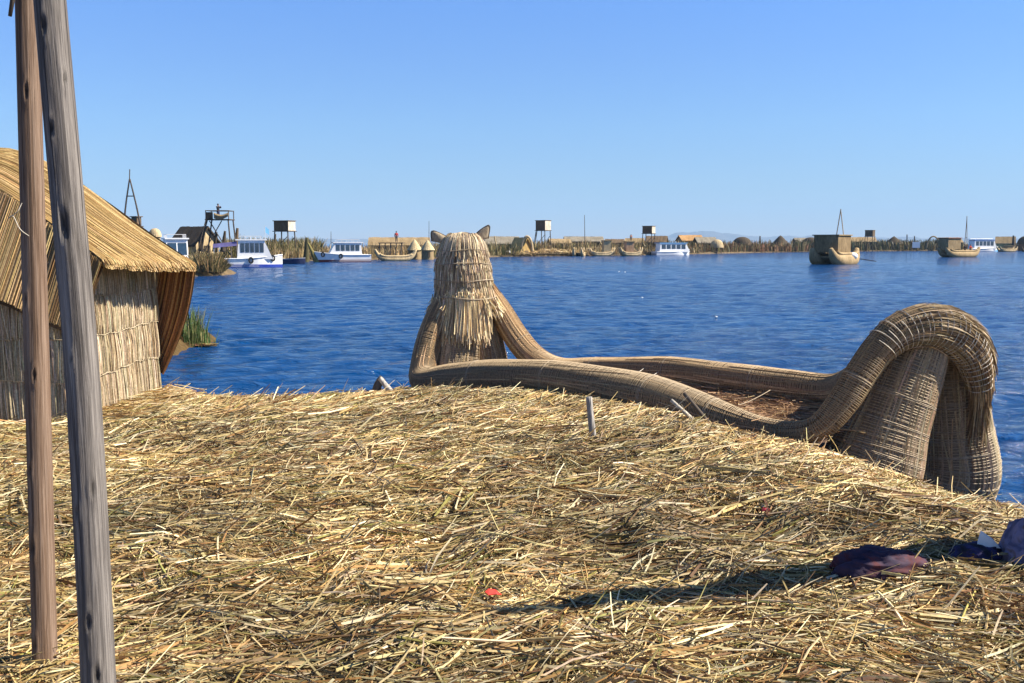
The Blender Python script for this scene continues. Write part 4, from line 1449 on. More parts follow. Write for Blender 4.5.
cone_hut(716, 240, 13, 247.5, 239.5, 'pale round thatched shelter on dark posts', T_TAN, T_PALE, posts=True, name='thatched_shelter', dome=True)
cone_hut(741, 282, 20, 246, 237, 'dark round hut right of the pale round shelter', T_BROWN, T_DARK, dome=True)
cone_hut(779, 285, 20, 246, 235.5, 'largest dark conical hut on the rust coloured shore', T_BROWN, T_DARK)
cone_hut(795, 300, 10, 245, 239.5, 'smallest dark conical hut beside the largest one', T_BROWN, T_DARK)
hut(803, 318, 6.5, 4, 243, 238.2, 'grey roofed low hut behind the dark round huts', T_BROWN, T_GREY, 8)
cone_hut(809, 302, 17, 246, 237.3, 'dark round hut just left of the big two decked reed boat', T_BROWN, T_DARK, dome=True)
hut(857, 318, 9.5, 4, 241.5, 237.5, 'low pale roofed hut below the small brown lookout tower', T_DARK, T_TAN, -6)
cone_hut(892, 322, 18, 244, 236.3, 'dark conical hut standing alone above the dark green reeds', T_BROWN, T_DARK)
hut(1003, 322, 5.2, 4.6, 243, 237, 'yellow gabled hut near the right edge above a reed boat', mat_thatch('yellow_reed_wall', (.62, .47, .22)), T_TAN, -28)
cone_hut(1024, 325, 17, 244, 236, 'dark round hut cut by the right edge of the picture', T_BROWN, T_DARK, dome=True)
hut(559, 214, 4.0, 3.5, 243, 239.2, 'small tan hut right of the pale sided lookout tower', T_BROWN, T_TAN, 12)
hut(634, 236, 3.8, 3.5, 243, 238.6, 'small brown hut behind the orange cabined reed boat', T_DARK, T_TAN, -14)
hut(947, 334, 7.0, 4, 242, 237.8, 'brown low hut hidden behind the crowded reed boat cabin', T_DARK, T_TAN, 5)
cone_hut(826, 312, 16, 245, 237.8, 'dark round hut directly behind the big double hulled reed boat', T_BROWN, T_DARK, dome=True)
# second hut close behind the near one
hut(74, 20.5, 3.0, 3.4, 253, 200, 'dark thatched roof slope rising just behind the golden hut', T_BROWN, T_BROWN, 108, over=.25, zb=.1, door=False)
bk = []
gx_, gy_ = np.meshgrid(np.linspace(-13, -7.15, 24), np.linspace(16.5, 25, 24))
zz = .35 - np.maximum(0, gx_ + 7.8) * .8 - np.maximum(0, 17.2 - gy_) * .8 + (vnoise(gx_ * 2, gy_ * 2) - .5) * .12
i = (np.arange(23)[:, None] * 24 + np.arange(23)[None]).ravel()
tag(build_arrays('bank', [(np.stack([gx_.ravel(), gy_.ravel(), zz.ravel()], -1), np.stack([i, i + 1, i + 25, i + 24], -1), np.full((576, 3), .2))], mg, smooth=True), kind='structure')


# ------------------------------------------------------------------ people
def person(loc, label, shirt, trousers, rz=0.0, h=1.68, arms='down', hat=None, group=GP):
    o = thing('person', loc, label, 'person', group, rz)
    k = h / 1.68

    def skin(name, vs, es, rad, m, par, lv=1):
        me = bpy.data.meshes.new(name)
        me.from_pydata([tuple(c * k for c in v) for v in vs], es, [])
        ob = bpy.data.objects.new(name, me)
        COL.objects.link(ob)
        ob.parent = par
        md = ob.modifiers.new('skin', 'SKIN')
        md.use_smooth_shade = True
        for i_, r_ in enumerate(rad):
            me.skin_vertices[0].data[i_].radius = (r_ * k, r_ * k)
        me.skin_vertices[0].data[0].use_root = True
        sb = ob.modifiers.new('sub', 'SUBSURF')
        sb.levels = sb.render_levels = lv
        me.materials.append(m)
        return ob
    if arms == 'up':
        el, wr = [(-.27, -.16, 1.22), (.27, -.16, 1.22)], [(-.08, -.30, 1.45), (.08, -.30, 1.45)]
    elif arms == 'out':
        el, wr = [(-.36, -.05, 1.15), (.30, -.12, 1.12)], [(-.52, -.15, .98), (.28, -.34, 1.05)]
    else:
        el, wr = [(-.26, .02, 1.08), (.26, .02, 1.08)], [(-.28, -.06, .84), (.28, -.06, .84)]
    vs = [(0, 0, .92), (0, 0, 1.12), (0, .01, 1.32), (0, 0, 1.44), (0, -.02, 1.55), (0, -.02, 1.63),
          (-.19, 0, 1.36), el[0], wr[0], (.19, 0, 1.36), el[1], wr[1],
          (-.09, 0, .86), (-.10, -.02, .48), (-.11, .02, .09), (-.11, -.11, .04), (.09, 0, .86), (.10, -.02, .48), (.11, .02, .09), (.11, -.11, .04)]
    es = [(0, 1), (1, 2), (2, 3), (3, 4), (4, 5), (2, 6), (6, 7), (7, 8), (2, 9), (9, 10), (10, 11), (0, 12), (12, 13), (13, 14), (14, 15), (0, 16), (16, 17), (17, 18), (18, 19)]
    rd = [.13, .12, .13, .055, .092, .08, .07, .045, .04, .07, .045, .04, .085, .06, .045, .04, .085, .06, .045, .04]
    skin('body', vs, es, rd, M_SKIN, o, 2)
    sv = [vs[0], vs[1], vs[2], (0, 0, 1.40), vs[6], vs[7], tuple(.85 * a + .15 * b for a, b in zip(wr[0], el[0])), vs[9], vs[10], tuple(.85 * a + .15 * b for a, b in zip(wr[1], el[1]))]
    skin('shirt', sv, [(0, 1), (1, 2), (2, 3), (2, 4), (4, 5), (5, 6), (2, 7), (7, 8), (8, 9)], [.16, .15, .16, .08, .09, .065, .055, .09, .065, .055], shirt, o)
    tv = [(0, 0, .95), vs[12], vs[13], vs[14], vs[16], vs[17], vs[18]]
    skin('trousers', tv, [(0, 1), (1, 2), (2, 3), (0, 4), (4, 5), (5, 6)], [.15, .105, .08, .065, .105, .08, .065], trousers, o)
    MB().sphere((0, .005 * k, 1.635 * k), .105 * k, 12, 8, (1, 1, .85)).build('hair', hat or M_HAIR, o, True)
    return o


K_DARK = mat('dark_cloth', (.03, .03, .04), .85, .3, 8)
K_RED = mat('red_cloth', (.45, .04, .03), .85, .3, 8)
K_NAVY = mat('navy_cloth', (.03, .04, .10), .85, .3, 8)
K_ORG = mat('orange_cloth', (.55, .20, .07), .85, .3, 8)
K_WHITE = mat('white_cloth', (.75, .74, .72), .85, .15, 8)


# ------------------------------------------------------------------ towers
def tower(px, d, wpx, ytop, ybot, label, wall, roof=None, deep=.8, rz=0.0, brace=True, ladder=False, zb=.2, sunlit_side=False, splay=1.12):
    x = (px - CX) / FPX * d
    wd = wpx * d / 1000.0
    o = thing('lookout_tower', (x, d, zb), label, 'tower', GT, R(rz))
    z1, z0 = hz_(ytop, d) - zb, hz_(ybot, d) - zb
    c = math.cos(R(rz)) + deep * abs(math.sin(R(rz)))
    a = wd / c / 2
    b = a * deep
    m = MB()
    m.box((0, 0, (z0 + z1) / 2), (2 * a, 2 * b, z1 - z0))
    m.build('cabin', wall, o)
    MB().box((0, 0, z1 + .05), (2 * a + .25, 2 * b + .25, .09)).build('roof', roof or wall, o)
    MB().box((0, 0, z0 - .06), (2 * a + .3, 2 * b + .3, .10)).build('platform', M_TIMBER, o)
    if sunlit_side:
        MB().box((a + .02, 0, (z0 + z1) / 2), (.035, 2 * b * .98, (z1 - z0) * .96)).build('sunlit_panel', mat_thatch('sunlit_mat', (.66, .60, .50)), o)  # pale panel colours the cabin's sun side brighter than its dark walls
    for sx in (-1, 1):
        for sy in (-1, 1):
            MB().tube([(sx * a * splay, sy * b * splay, -.4), (sx * a * .92, sy * b * .92, z0 - .1)], .085, 8).build('leg', M_TIMBER, o)
    if brace:
        for sy in (-1, 1):
            q = MB().tube([(-a * splay * .98, sy * b * (splay + .02) + sy * .06, z0 * .3), (a * .95, sy * b + sy * .08, z0 * .8)], .05, 6)
            q.build('brace', M_TIMBER, o)
    if ladder:
        q = MB()
        p0, p1 = Vector((-a * 1.9, -b * .6, -.2)), Vector((-a * 1.02, -b * .6, z0))
        for s in (-.22, .22):
            q.tube([p0 + Vector((0, s, 0)), p1 + Vector((0, s, 0))], .05, 6)
        for k in range(1, 9):
            p = p0.lerp(p1, k / 9)
            q.tube([p + Vector((0, -.22, 0)), p + Vector((0, .22, 0))], .035, 6)
        q.build('ladder', M_TIMBER, o)
    return o


tower(286, 138, 20, 221.5, 231, 'boxy lookout tower on four legs above the olive reeds, left middle', T_BROWN, T_BROWN, .75, -22, sunlit_side=True)
tower(543, 205, 15, 221, 230.5, 'lookout tower with sunlit side coloured pale and slanting ladder, above yellow huts', T_BROWN, T_BROWN, .85, -38, ladder=True, sunlit_side=True)
tower(648, 220, 13, 226.5, 233.5, 'lookout tower with sunlit side coloured pale near the blue and white boat', T_BROWN, T_BROWN, .8, -32, sunlit_side=True)
tower(868, 305, 10, 230.5, 236.5, 'small brown lookout tower above the dark green reeds', T_BROWN, T_TAN, .8, -40)
tower(139, 104, 9, 217.5, 226, 'small boxed tower peeping over the near hut roof', T_BROWN, T_BROWN, .8, -25)

# open lookout platform with somebody on it
d = 116.0
x = (222 - CX) / FPX * d
zb = .3
ot = thing('lookout_tower', (x, d, zb), 'open lookout tower with railing and a person standing on top', 'tower', GT)
zp = hz_(219.5, d) - zb
a, b = 1.3, 1.05
MB().box((0, 0, zp - .06), (2 * a + .2, 2 * b + .2, .12)).build('platform', M_TIMBER, ot)
for sx in (-1, 1):
    for sy in (-1, 1):
        MB().tube([(sx * a * 1.25 - (sx < 0) * .5, sy * b * 1.2, -.4), (sx * a * .95, sy * b * .95, zp - .1)], .085, 8).build('leg', M_TIMBER, ot)
MB().tube([(-1.9, -1.2, .6), (.5, -1.05, zp - .2)], .06, 6).build('brace', M_TIMBER, ot)
MB().tube([(1.4, -1.2, .8), (-.9, -1.05, zp - .2)], .06, 6).build('brace', M_TIMBER, ot)
rl = MB()
for p, q in (((-a, -b), (a, -b)), ((a, -b), (a, b)), ((a, b), (-a, b)), ((-a, b), (-a, -b))):
    rl.tube([(*p, zp + .95), (*q, zp + .95)], .05, 6)
for p in ((-a, -b), (a, -b), (a, b), (-a, b)):
    rl.tube([(*p, zp), (*p, zp + 1.0)], .055, 6)
rl.build('railing', M_TIMBER, ot)
MB().box((-.85, -b - .07, zp + .35), (.75, .06, .85)).build('hanging_mat', T_DARK, ot)
rg = []
for q in np.linspace(0, 1, 9):
    zc = zp + .72 - .25 * math.sin(q * 3.14)
    rg.append([(-.35 + 1.65 * q, -b - .08, zc + .02), (-.35 + 1.65 * q, -b - .16 - .1 * math.sin(q * 3.1), zc - .15), (-.35 + 1.65 * q, -b - .1, zc - .65 + .25 * q), (-.35 + 1.65 * q, -b - .04, zc - .3)])
MB().loft(rg).build('hanging_mat', T_TAN, ot)
lad = MB()
for s in (0, .45):
    lad.tube([(-2.6 + s * .2, -1.5 + s, -.2), (-1.25 + s * .2, -1.15 + s * .8, zp)], .05, 6)
for k in range(1, 9):
    f = k / 9
    lad.tube([(-2.6 + 1.35 * f, -1.5 + .35 * f, -.2 + (zp + .2) * f), (-2.51 + 1.35 * f, -1.05 + .26 * f, -.2 + (zp + .2) * f)], .035, 6)
lad.build('ladder', M_TIMBER, ot)
person((x - .18, d, zb + zp), 'person in dark clothes on the open lookout tower, hands raised to the face', K_DARK, K_NAVY, R(60), 1.75, 'up')


def sheaf(px0, py0, px1, py1, d, r0, r1, m, label, name='reed_sheaf', cat='sheaf', bend=0.0, group=None):
    p0, p1 = at(px0, py0, d), at(px1, py1, d)
    mid = (p0 + p1) / 2 + np.array([bend, 0, 0])
    n_ = 12
    P = spline([p0 - (p1 - p0) * .1, p0, mid, p1], n_)[0]
    rr = np.linspace(r0, r1, n_)
    o = MB().tube(P, rr, 10).build(name, m, None, True, off=p0)
    o.location = tuple(p0)
    return tag(o, label, cat, group)


sheaf(201, 249, 206, 227, 115, .30, .16, T_DARK, 'dark curved reed prow rising left of the open lookout tower', 'reed_prow', 'boat prow', -.3)
sheaf(215, 250, 216.5, 232, 117, .32, .12, T_DARK, 'dark reed sheaf standing under the open lookout tower')
sheaf(223, 250, 225, 231, 117, .34, .12, T_DARK, 'dark reed sheaf standing just left of the blue striped boat')
sheaf(236, 245, 237.5, 228, 118, .30, .14, T_BROWN, 'brown reed sheaf right of the open lookout tower')
sheaf(306, 262, 307, 237.5, 131, .42, .2, mat_thatch('olive_thatch', (.11, .10, .05)), 'dark olive reed sheaf standing beside the small grey skiff')
sheaf(317, 262, 308, 243, 130, .45, .12, mat_thatch('yellow_olive_thatch', (.22, .19, .07)), 'yellow green reed sheaf leaning left beside the small skiff')
sheaf(274, 246, 275.5, 234, 136, .22, .1, T_DARK, 'dark reed sheaf left of the boxy lookout tower')
sheaf(498, 256, 494.5, 236, 184, .16, .12, T_PALE, 'pale pole leaning left at the dark walled hut', 'leaning_pole', 'pole')
sheaf(760, 247, 760, 236, 290, .28, .18, T_DARK, 'single dark post between the two dark round huts', 'post', 'post')
sheaf(907, 248, 907, 234.5, 318, .2, .15, T_DARK, 'dark upright post above the green reeds, the left one of two', 'post', 'post')
sheaf(914.5, 248, 914.5, 236, 318, .2, .15, T_DARK, 'dark upright post beside the white sheet, the right one of two', 'post', 'post')
sheaf(1013, 248, 1013.5, 235.5, 318, .5, .25, T_DARK, 'dark bushy sheaf behind the yellow gabled hut')
sheaf(585, 250, 584.5, 215, 216, .09, .05, M_TIMBER, 'tall thin mast beside the wide grey roofed hut', 'mast', 'mast')
sheaf(429, 242, 429, 221, 160, .05, .03, M_TIMBER, 'thin pole rising left of the maned head', 'thin_pole', 'pole')
sheaf(331, 246, 331, 231.5, 150, .06, .03, M_TIMBER, 'thin pole behind the red bottomed boat cabin', 'thin_pole', 'pole')
wp = thing('white_tarp', at(916, 249, 316), 'small white sheet hung on posts at the far waterline', 'tarp')
m = MB().box((0, 0, 1.3), (2.4, .12, 1.9), 0)
m.build('sheet', M_WHITE, wp)
for s in (-.9, .9):
    MB().tube([(s, .12, -.3), (s, .12, 2.3)], .06, 6).build('post', M_TIMBER, wp)


def arch(px, d, wpx, ytop, ybase, label, m):
    c = at(px, ybase, d)
    r = wpx * d / 2000.0
    hh_ = hz_(ytop, d) - c[2]
    P = [c + np.array([r * math.cos(t), 0, hh_ * math.sin(t)]) for t in np.linspace(0, math.pi, 22)]
    o = MB().tube(P, .22, 8).build('reed_arch', m, None, True, off=c)
    o.location = tuple(c)
    return tag(o, label, 'arch')


arch(527, 188, 11, 236.5, 252, 'pale reed arch beside the yellow tent shaped hut', T_PALE)
arch(933, 312, 13, 236.5, 249, 'wide reed arch left of the reed boat carrying people', T_TAN)


def a_mast(px0, px1, pxa, ya, yb, ycross, d, label, r=.09, tipy=None):
    """A-shaped pole mast"""
    zb_ = hz_(yb, d)
    c = at((px0 + px1) / 2, yb, d)
    o = thing('pole_mast', c, label, 'mast', 'pole masts of the far islands')
    ap = at(pxa, ya, d) - c
    l0, l1 = at(px0, yb, d) - c, at(px1, yb, d) - c
    MB().tube(spline([l0, (l0 + ap) / 2 + (-.12, 0, 0), ap], 9)[0], np.linspace(r, r * .7, 9), 7).build('leg', M_TIMBER, o, True)
    MB().tube(spline([l1, (l1 + ap) / 2 + (.1, 0, 0), ap + (.04, 0, .0)], 9)[0], np.linspace(r, r * .7, 9), 7).build('leg', M_TIMBER, o, True)
    f = (yb - ycross) / (yb - ya)
    MB().tube([l0 + (ap - l0) * f, l1 + (ap - l1) * f], r * .6, 6).build('crossbar', M_TIMBER, o)
    if tipy:
        MB().tube([ap, ap + (.06, 0, (ya - tipy) * d / 1000)], r * .5, 6).build('tip', M_TIMBER, o)
    return o


a_mast(123.5, 143, 129.5, 179, 240, 196, 101, 'tall pole mast shaped like an A behind the near hut', .10, 169.5)

# timber stage with a person
d = 147.0
stg = thing('timber_stage', ((392 - CX) / FPX * d, d, .3), 'dark timber stage carrying a standing person, behind the pale reed boat', 'stage')
zt = hz_(243, d) - .3
MB().box((0, 0, zt), (3.6, 1.8, .14)).build('platform', M_TIMBER, stg)
for sx in (-1.6, -.8, 0, .8, 1.6):
    MB().tube([(sx - .2, -.8, -.4), (sx, -.8, zt)], .08, 6).build('leg', M_TIMBER, stg)
person(((397 - CX) / FPX * d, d, .3 + zt + .07), 'person with a red poncho standing on the timber stage', K_RED, K_DARK, R(20), 1.62, 'down')


# ------------------------------------------------------------------ motor boats
def tour_boat(px, d, rz, L, label, stripe, upper=None, nwin=5, awning=None, fenders=True, rail=True, roofm=None, beam=.30, flag=None, cab=(-.30, .22), hullm=None, cabh=1.25, group=GB, fb=.085):
    """launch seen with its cabin: local x to the bow"""
    x = (px - CX) / FPX * d
    o = thing('tour_boat', (x, d, 0), label, 'boat', group, R(rz))
    B = L * beam / 2
    hullm = hullm or M_WHITE
    upper = upper or M_WHITE

    def sec(t, z0=None, z1=None, grow=0.0):
        s = (t - .5) * L
        bw = B * (1 if t < .5 else max(.03, 1 - ((t - .5) / .5) ** 2.2)) + grow
        sh = fb * L + .05 * L * max(0, t - .35) ** 1.6 * 2.2
        if z0 is not None:
            return [(s, -bw * (.93 if z > 0 else .86), z) for z in (z1, z0)] + [(s, bw * (.93 if z > 0 else .86), z) for z in (z0, z1)]
        return [(s, -bw, sh), (s, -bw * .93, .12), (s, -bw * .6, -.35), (s, bw * .6, -.35), (s, bw * .93, .12), (s, bw, sh)]
    ts = list(np.linspace(0, 1, 15))
    m = MB().loft([sec(t) for t in ts], cap=True)
    hb = m.build('hull', hullm, o)
    MB().loft([sec(t, -.1, .042 * L, .03) for t in ts], cap=True).build('stripe', stripe, o)
    rub = [[], []]
    for t in ts:
        q = sec(t)
        rub[0].append((q[0][0], q[0][1] - .03, q[0][2]))
        rub[1].append((q[5][0], q[5][1] + .03, q[5][2]))
    mb = MB()
    for q in rub:
        mb.tube(q, .06, 6)
    mb.build('rub_rail', upper, o)
    # cabin
    x0, x1 = cab[0] * L, cab[1] * L
    zb_, zt_ = fb * L - .05, fb * L + cabh
    poly = [(x0, zb_), (x1 + .12 * L, zb_), (x1, zt_), (x0 + .02 * L, zt_)]
    cw = B * .80
    c = MB().prism(poly, -cw, cw).build('cabin', upper, o)
    MB().box(((x0 + x1) / 2 + .01 * L, 0, zt_ + .05), (x1 - x0 + .06 * L, 2 * cw + .25, .12)).build('roof', roofm or M_WHITE, o)
    wl = (x1 - x0 - .04 * L) / nwin
    for sy in (-1, 1):
        for k in range(nwin):
            cx_ = x0 + .04 * L + wl * (k + .5)
            MB().box((cx_, sy * (cw + .012), zb_ + cabh * .62), (wl * .80, .03, cabh * .50)).build('window', M_GLASS, c)
    # windscreen panes on the sloping front
    dx, dz = poly[2][0] - poly[1][0], poly[2][1] - poly[1][1]
    ang = math.atan2(-dx, dz)
    mm = Matrix.Rotation(-ang, 3, 'Y')
    for s in (-.5, .5):
        MB().box((poly[1][0] + dx * .62 + .02, s * cw * .95, poly[1][1] + dz * .62), (.03, cw * .82, cabh * .5), m=mm).build('windscreen', M_GLASS, c)
    if awning:
        a0 = -.47 * L
        MB().loft([[(q, -cw, zt_ - .12 - .25 * (1 - f)), (q, cw, zt_ - .12 - .25 * (1 - f)), (q, cw + .03, zt_ - .55 - .2 * (1 - f)), (q, -cw - .03, zt_ - .55 - .2 * (1 - f))] for f, q in ((0, a0), (.5, (a0 + x0) / 2), (1, x0))]).build('awning', awning, o)
        for s in (-1, 1):
            MB().tube([(a0 + .08, s * cw * .95, fb * L), (a0 + .08, s * cw * .95, zt_ - .6)], .03, 6).build('awning_post', M_STEEL, o)
    if rail:
        q = MB()
        for s in (-1, 1):
            q.tube([(x0 + .05 * L, s * cw * .9, zt_ + .42), (x1 - .04 * L, s * cw * .9, zt_ + .42)], .025, 6)
            for k in range(5):
                xx = x0 + .05 * L + (x1 - x0 - .09 * L) * k / 4
                q.tube([(xx, s * cw * .9, zt_ + .08), (xx, s * cw * .9, zt_ + .42)], .02, 6)
        q.tube([(x1 - .04 * L, -cw * .9, zt_ + .42), (x1 - .04 * L, cw * .9, zt_ + .42)], .025, 6)
        q.build('roof_rail', M_STEEL, o)
    if fenders:
        for k, t in enumerate((.55, .86)):
            q = sec(t)
            for sy in (-1, 1):
                yy = q[0][1] * -sy * -1 if sy < 0 else -q[0][1]
                yy = (abs(q[0][1]) + .08) * sy
                MB().tube([(q[0][0] + .19 * math.cos(a_), yy, q[0][2] - .22 + .19 * math.sin(a_) * 1.4) for a_ in np.linspace(0, 2 * math.pi, 13)], .085, 7).build('fender', M_BLACK, o, True)
    if flag:
        fp = MB().tube([(x0 + .4 * L, 0, zt_), (x0 + .4 * L, 0, zt_ + 1.5)], .025, 6).build('flagpole', M_STEEL, o)
        MB().loft([[(x0 + .4 * L + .05, -.02, zt_ + .8), (x0 + .4 * L + .05, -.02, zt_ + 1.4), (x0 + .4 * L + .05, .0, zt_ + 1.4), (x0 + .4 * L + .05, .0, zt_ + .8)],
                   [(x0 + .4 * L + .4, .06, zt_ + .55), (x0 + .4 * L + .4, .06, zt_ + 1.1), (x0 + .4 * L + .4, .08, zt_ + 1.1), (x0 + .4 * L + .4, .08, zt_ + .55)]]).build('flag', flag, fp)
    return o


tour_boat(248, 102, 16, 7.0, 'white tour boat with blue bottom stripe and purple awning, left of the lake', M_BLUE, nwin=5, awning=M_PURPLE, flag=M_SKY, cab=(-.14, .24), cabh=1.85, fb=.125)
tour_boat(343, 131, 198, 7.2, 'white tour boat with dark red bottom and slanted windscreen', M_RED, nwin=5, cab=(-.34, .14), cabh=1.55, fb=.13, rail=True, fenders=True)
tour_boat(177, 92, -66, 6.4, 'white tour boat seen nearly end-on, half hidden by the near hut roof', M_BLUE, nwin=4, cab=(-.3, .2), cabh=2.25, beam=.36)
tour_boat(671, 208, 20, 8.2, 'blue and white boat with light blue cabin roof at the middle island', M_WHITE, upper=M_WHITE, roofm=M_SKY, nwin=5, cab=(-.40, .34), cabh=1.75, fenders=False, rail=False)
tour_boat(981, 300, 16, 10.6, 'white double decked boat behind the reed boat carrying people', M_SKY, nwin=5, cab=(-.40, .26), cabh=2.5, fenders=False, roofm=M_BLUE)
# skiffs
def skiff(px, d, rz, L, label, hullm, inside, cover=None):
    x = (px - CX) / FPX * d
    o = thing('skiff', (x, d, 0), label, 'skiff', 'small open boats at the far islands', R(rz))
    rg, rg2 = [], []
    for t in np.linspace(0, 1, 12):
        s = (t - .5) * L
        b_ = L * .14 * (1 if t < .5 else max(.04, 1 - ((t - .5) / .5) ** 2.4))
        zz_ = .55 + .25 * max(0, t - .4)
        rg.append([(s, -b_, zz_), (s, -b_ * .8, -.2), (s, b_ * .8, -.2), (s, b_, zz_)])
        rg2.append([(s, -b_ * .92, zz_ - .1), (s, b_ * .92, zz_ - .1)])
    MB().loft(rg).build('hull', hullm, o)
    MB().loft([[(p[0][0], p[0][1] * 1.04, p[0][2] - .05), (p[0][0], p[0][1] * 1.06, p[0][2] + .06), (p[0][0], -p[0][1] * 1.06, p[0][2] + .06), (p[0][0], -p[0][1] * 1.04, p[0][2] - .05)] for p in rg]).build('gunwale', inside, o)
    for k in (-.2, .1):
        MB().box((k * L, 0, .66), (.25, L * .27, .05)).build('thwart', M_PALEWOOD, o)
    if cover:
        MB().sphere((-.05 * L, 0, .62), .5, 10, 6, (2.4, 1.2, .9)).build('cover', cover, o, True)
    return o


skiff(290, 119, -10, 4.0, 'low dark skiff with white bow beside the blue striped boat', K_NAVY, mat('grey_paint', (.35, .36, .38), .6, .2, 3))
skiff(508, 189, 170, 3.9, 'small blue skiff with a pale cover beside the dark walled hut', K_NAVY, M_BLUE, K_WHITE)
skiff(650, 209, 175, 4.6, 'long dark skiff left of the blue and white boat', M_BLACK, K_NAVY)


# ------------------------------------------------------------------ reed boats on the water
def reed_boat(px, d, rz, L, W, label, rise=1.7, cabin=None, mast=None, m=None, rr=.45, roofm=None, load=False):
    x = (px - CX) / FPX * d
    o = thing('reed_boat', (x, d, 0), label, 'reed boat', GR, R(rz))
    m = m or T_PALE
    for s in ((-1, 1) if W > 1.2 else (0,)):
        P, rad = [], []
        for t in np.linspace(-1, 1, 33):
            P.append((t * L / 2 * (1 - .06 * abs(t) ** 4), s * (W / 2 - rr * .6) * (1 - .15 * t * t), rr * .5 + (rise - .35) * abs(t) ** 4.2))
            rad.append(rr * (1 - .72 * abs(t) ** 3))
        MB().tube(P, rad, 12).build('hull_bundle', m, o, True)
        P2 = [(p[0], p[1] + (s or 1) * rr * .45, p[2] + rr * .95 * (1 - .6 * abs(q) ** 3)) for p, q in zip(P, np.linspace(-1, 1, 33))]
        MB().tube(P2[4:-4], .16, 8).build('gunwale', m, o, True)
    MB().box((0, 0, .35 + rr * .6), (L * .62, max(W - rr, .6), .18)).build('deck', T_TAN, o)
    if cabin:
        cx_, cl_, z0, z1, mm = cabin
        c = MB().box((cx_, 0, (z0 + z1) / 2), (cl_, W * .8, z1 - z0)).build('cabin', mm, o)
        MB().box((cx_, 0, z1 + .06), (cl_ + .3, W * .8 + .3, .12)).build('roof', roofm or T_TAN, c)
        for sx in (-1, 1):
            for sy in (-1, 1):
                MB().tube([(cx_ + sx * cl_ * .46, sy * W * .34, .5), (cx_ + sx * cl_ * .46, sy * W * .34, z0 + .1)], .09, 6).build('post', M_PALEWOOD, o)
    if mast:
        mx_, hm = mast
        q = MB()
        MB().tube([(mx_ - .5, -W * .3, .5), (mx_, 0, hm)], .06, 6).build('mast_pole', M_PALEWOOD, o)
        MB().tube([(mx_ + .6, W * .3, .5), (mx_ + .05, 0, hm)], .06, 6).build('mast_pole', M_PALEWOOD, o)
        MB().tube([(mx_ - .28, -W * .16, hm * .48), (mx_ + .33, W * .16, hm * .48)], .04, 6).build('mast_bar', M_PALEWOOD, o)
    return o


rb = reed_boat(833.5, 117, 47, 7.3, 3.7, 'big double hulled reed boat with a boxy dark cabin, alone on open water', 1.75, (-.7, 3.3, 1.35, 3.3, mat_thatch('smoky_reed_mat', (.26, .185, .10))), (1.2, 6.4), rr=.85, roofm=T_TAN, m=mat_thatch('old_reed', (.40, .295, .165)))
MB().box((.95, 0, 1.0), (.7, 1.9, .9)).build('seat_box', T_PALE, rb)
MB().sphere((1.9, -.5, .95), .55, 10, 6, (1.2, .9, .8)).build('white_bundle', K_WHITE, rb, True)
for sx in (-.2, .55):
    MB().tube([(sx, -1.25, .55), (sx, -1.25, 1.95)], .08, 6).build('post', T_PALE, rb)
MB().tube([at(862, 257, 118) - np.array(rb.location), at(872, 258.5, 116.5) - np.array(rb.location), at(884, 262, 114) - np.array(rb.location)], .05, 6).build('steering_oar', M_TIMBER, rb)
ob = rb.children[-1]
ob.data.transform(Matrix.Rotation(-R(47), 4, 'Z'))
r2 = reed_boat(957, 178, 24, 8.6, 2.8, 'reed boat with dark cabin and several people on its open deck', 1.7, (-2.3, 3.0, 1.4, 3.3, T_TAN), (1.6, 7.2), rr=.75, m=mat_thatch('old_reed', (.40, .295, .165)), roofm=mat_thatch('red_brown_mat', (.30, .13, .08)))
cr, sr = math.cos(R(24)), math.sin(R(24))
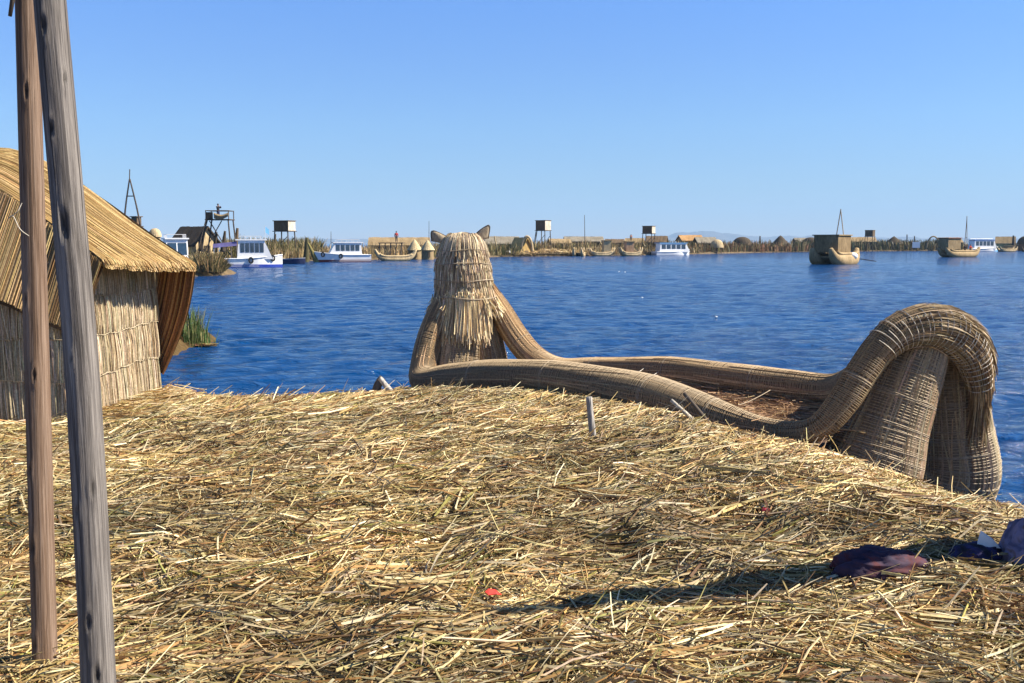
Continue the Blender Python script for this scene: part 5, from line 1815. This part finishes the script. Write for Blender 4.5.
for k, (lx, ly, sh, lab) in enumerate(((.9, -.5, K_DARK, 'person in dark clothes on the reed boat deck, beside the cabin'), (2.0, -.7, K_RED, 'person in red clothes on the deck of the crowded reed boat'), (3.0, .1, K_NAVY, 'person in navy at the bow end of the crowded reed boat'))):
    L0 = r2.location
    person((L0.x + lx * cr - ly * sr, L0.y + lx * sr + ly * cr, .6), lab, sh, K_DARK, R(30 * k), 1.6, 'out' if k == 1 else 'down')
reed_boat(396, 139, 12, 6.0, 1.9, 'pale low reed boat in front of the timber stage', 1.75, None, None, rr=.42)
r4 = reed_boat(601, 193, 8, 5.2, 2.2, 'pale reed boat with a small tan cabin, left one below the thin mast', 1.75, (1.0, 1.4, .6, 2.9, T_PALE), None, rr=.42)
r5 = reed_boat(630, 193, 10, 4.6, 2.2, 'pale reed boat with a small orange tinted cabin near the dark skiff', 1.8, (-.3, 1.5, .6, 2.7, mat_thatch('orange_mat', (.55, .34, .20))), None, rr=.42)
person((r5.location.x + .1, 193.2, 2.85), 'person in orange standing on the small cabin of a reed boat', K_ORG, K_DARK, 0, 1.3, 'down')
reed_boat(578.5, 192, 80, 4.8, 2.2, 'reed boat seen end-on, its two prows making a V', 1.75, None, None, rr=.42)
reed_boat(1005, 296, 14, 6.4, 2.2, 'pale reed boat below the yellow gabled hut at the right', 1.6, (.3, 1.8, .6, 1.7, T_TAN), None, rr=.45)
reed_boat(1026, 292, 30, 4.2, 2.0, 'dark ended reed boat cut by the right edge of the picture', 1.5, None, None, m=T_BROWN, rr=.45)
# flecks floating on the water
for k, (px, py) in enumerate(((619, 272), (625, 272.5), (642, 298.5), (716, 318))):
    c = onz(px, py, 0)
    f = MB().sphere((0, 0, .02), .025 + .0003 * c[1], 8, 5, (1.5, 1, .7)).build('water_bird', M_WHITE, None, True)
    f.location = (c[0], c[1], .02)
    tag(f, ['white fleck on open water, left one of the farthest pair', 'white fleck on open water, right one of the farthest pair', 'single white fleck floating halfway across the blue water', 'white fleck floating nearest to the reed boat gunwale'][k], 'float', 'white flecks floating on the lake')
    f.name = 'white_float'
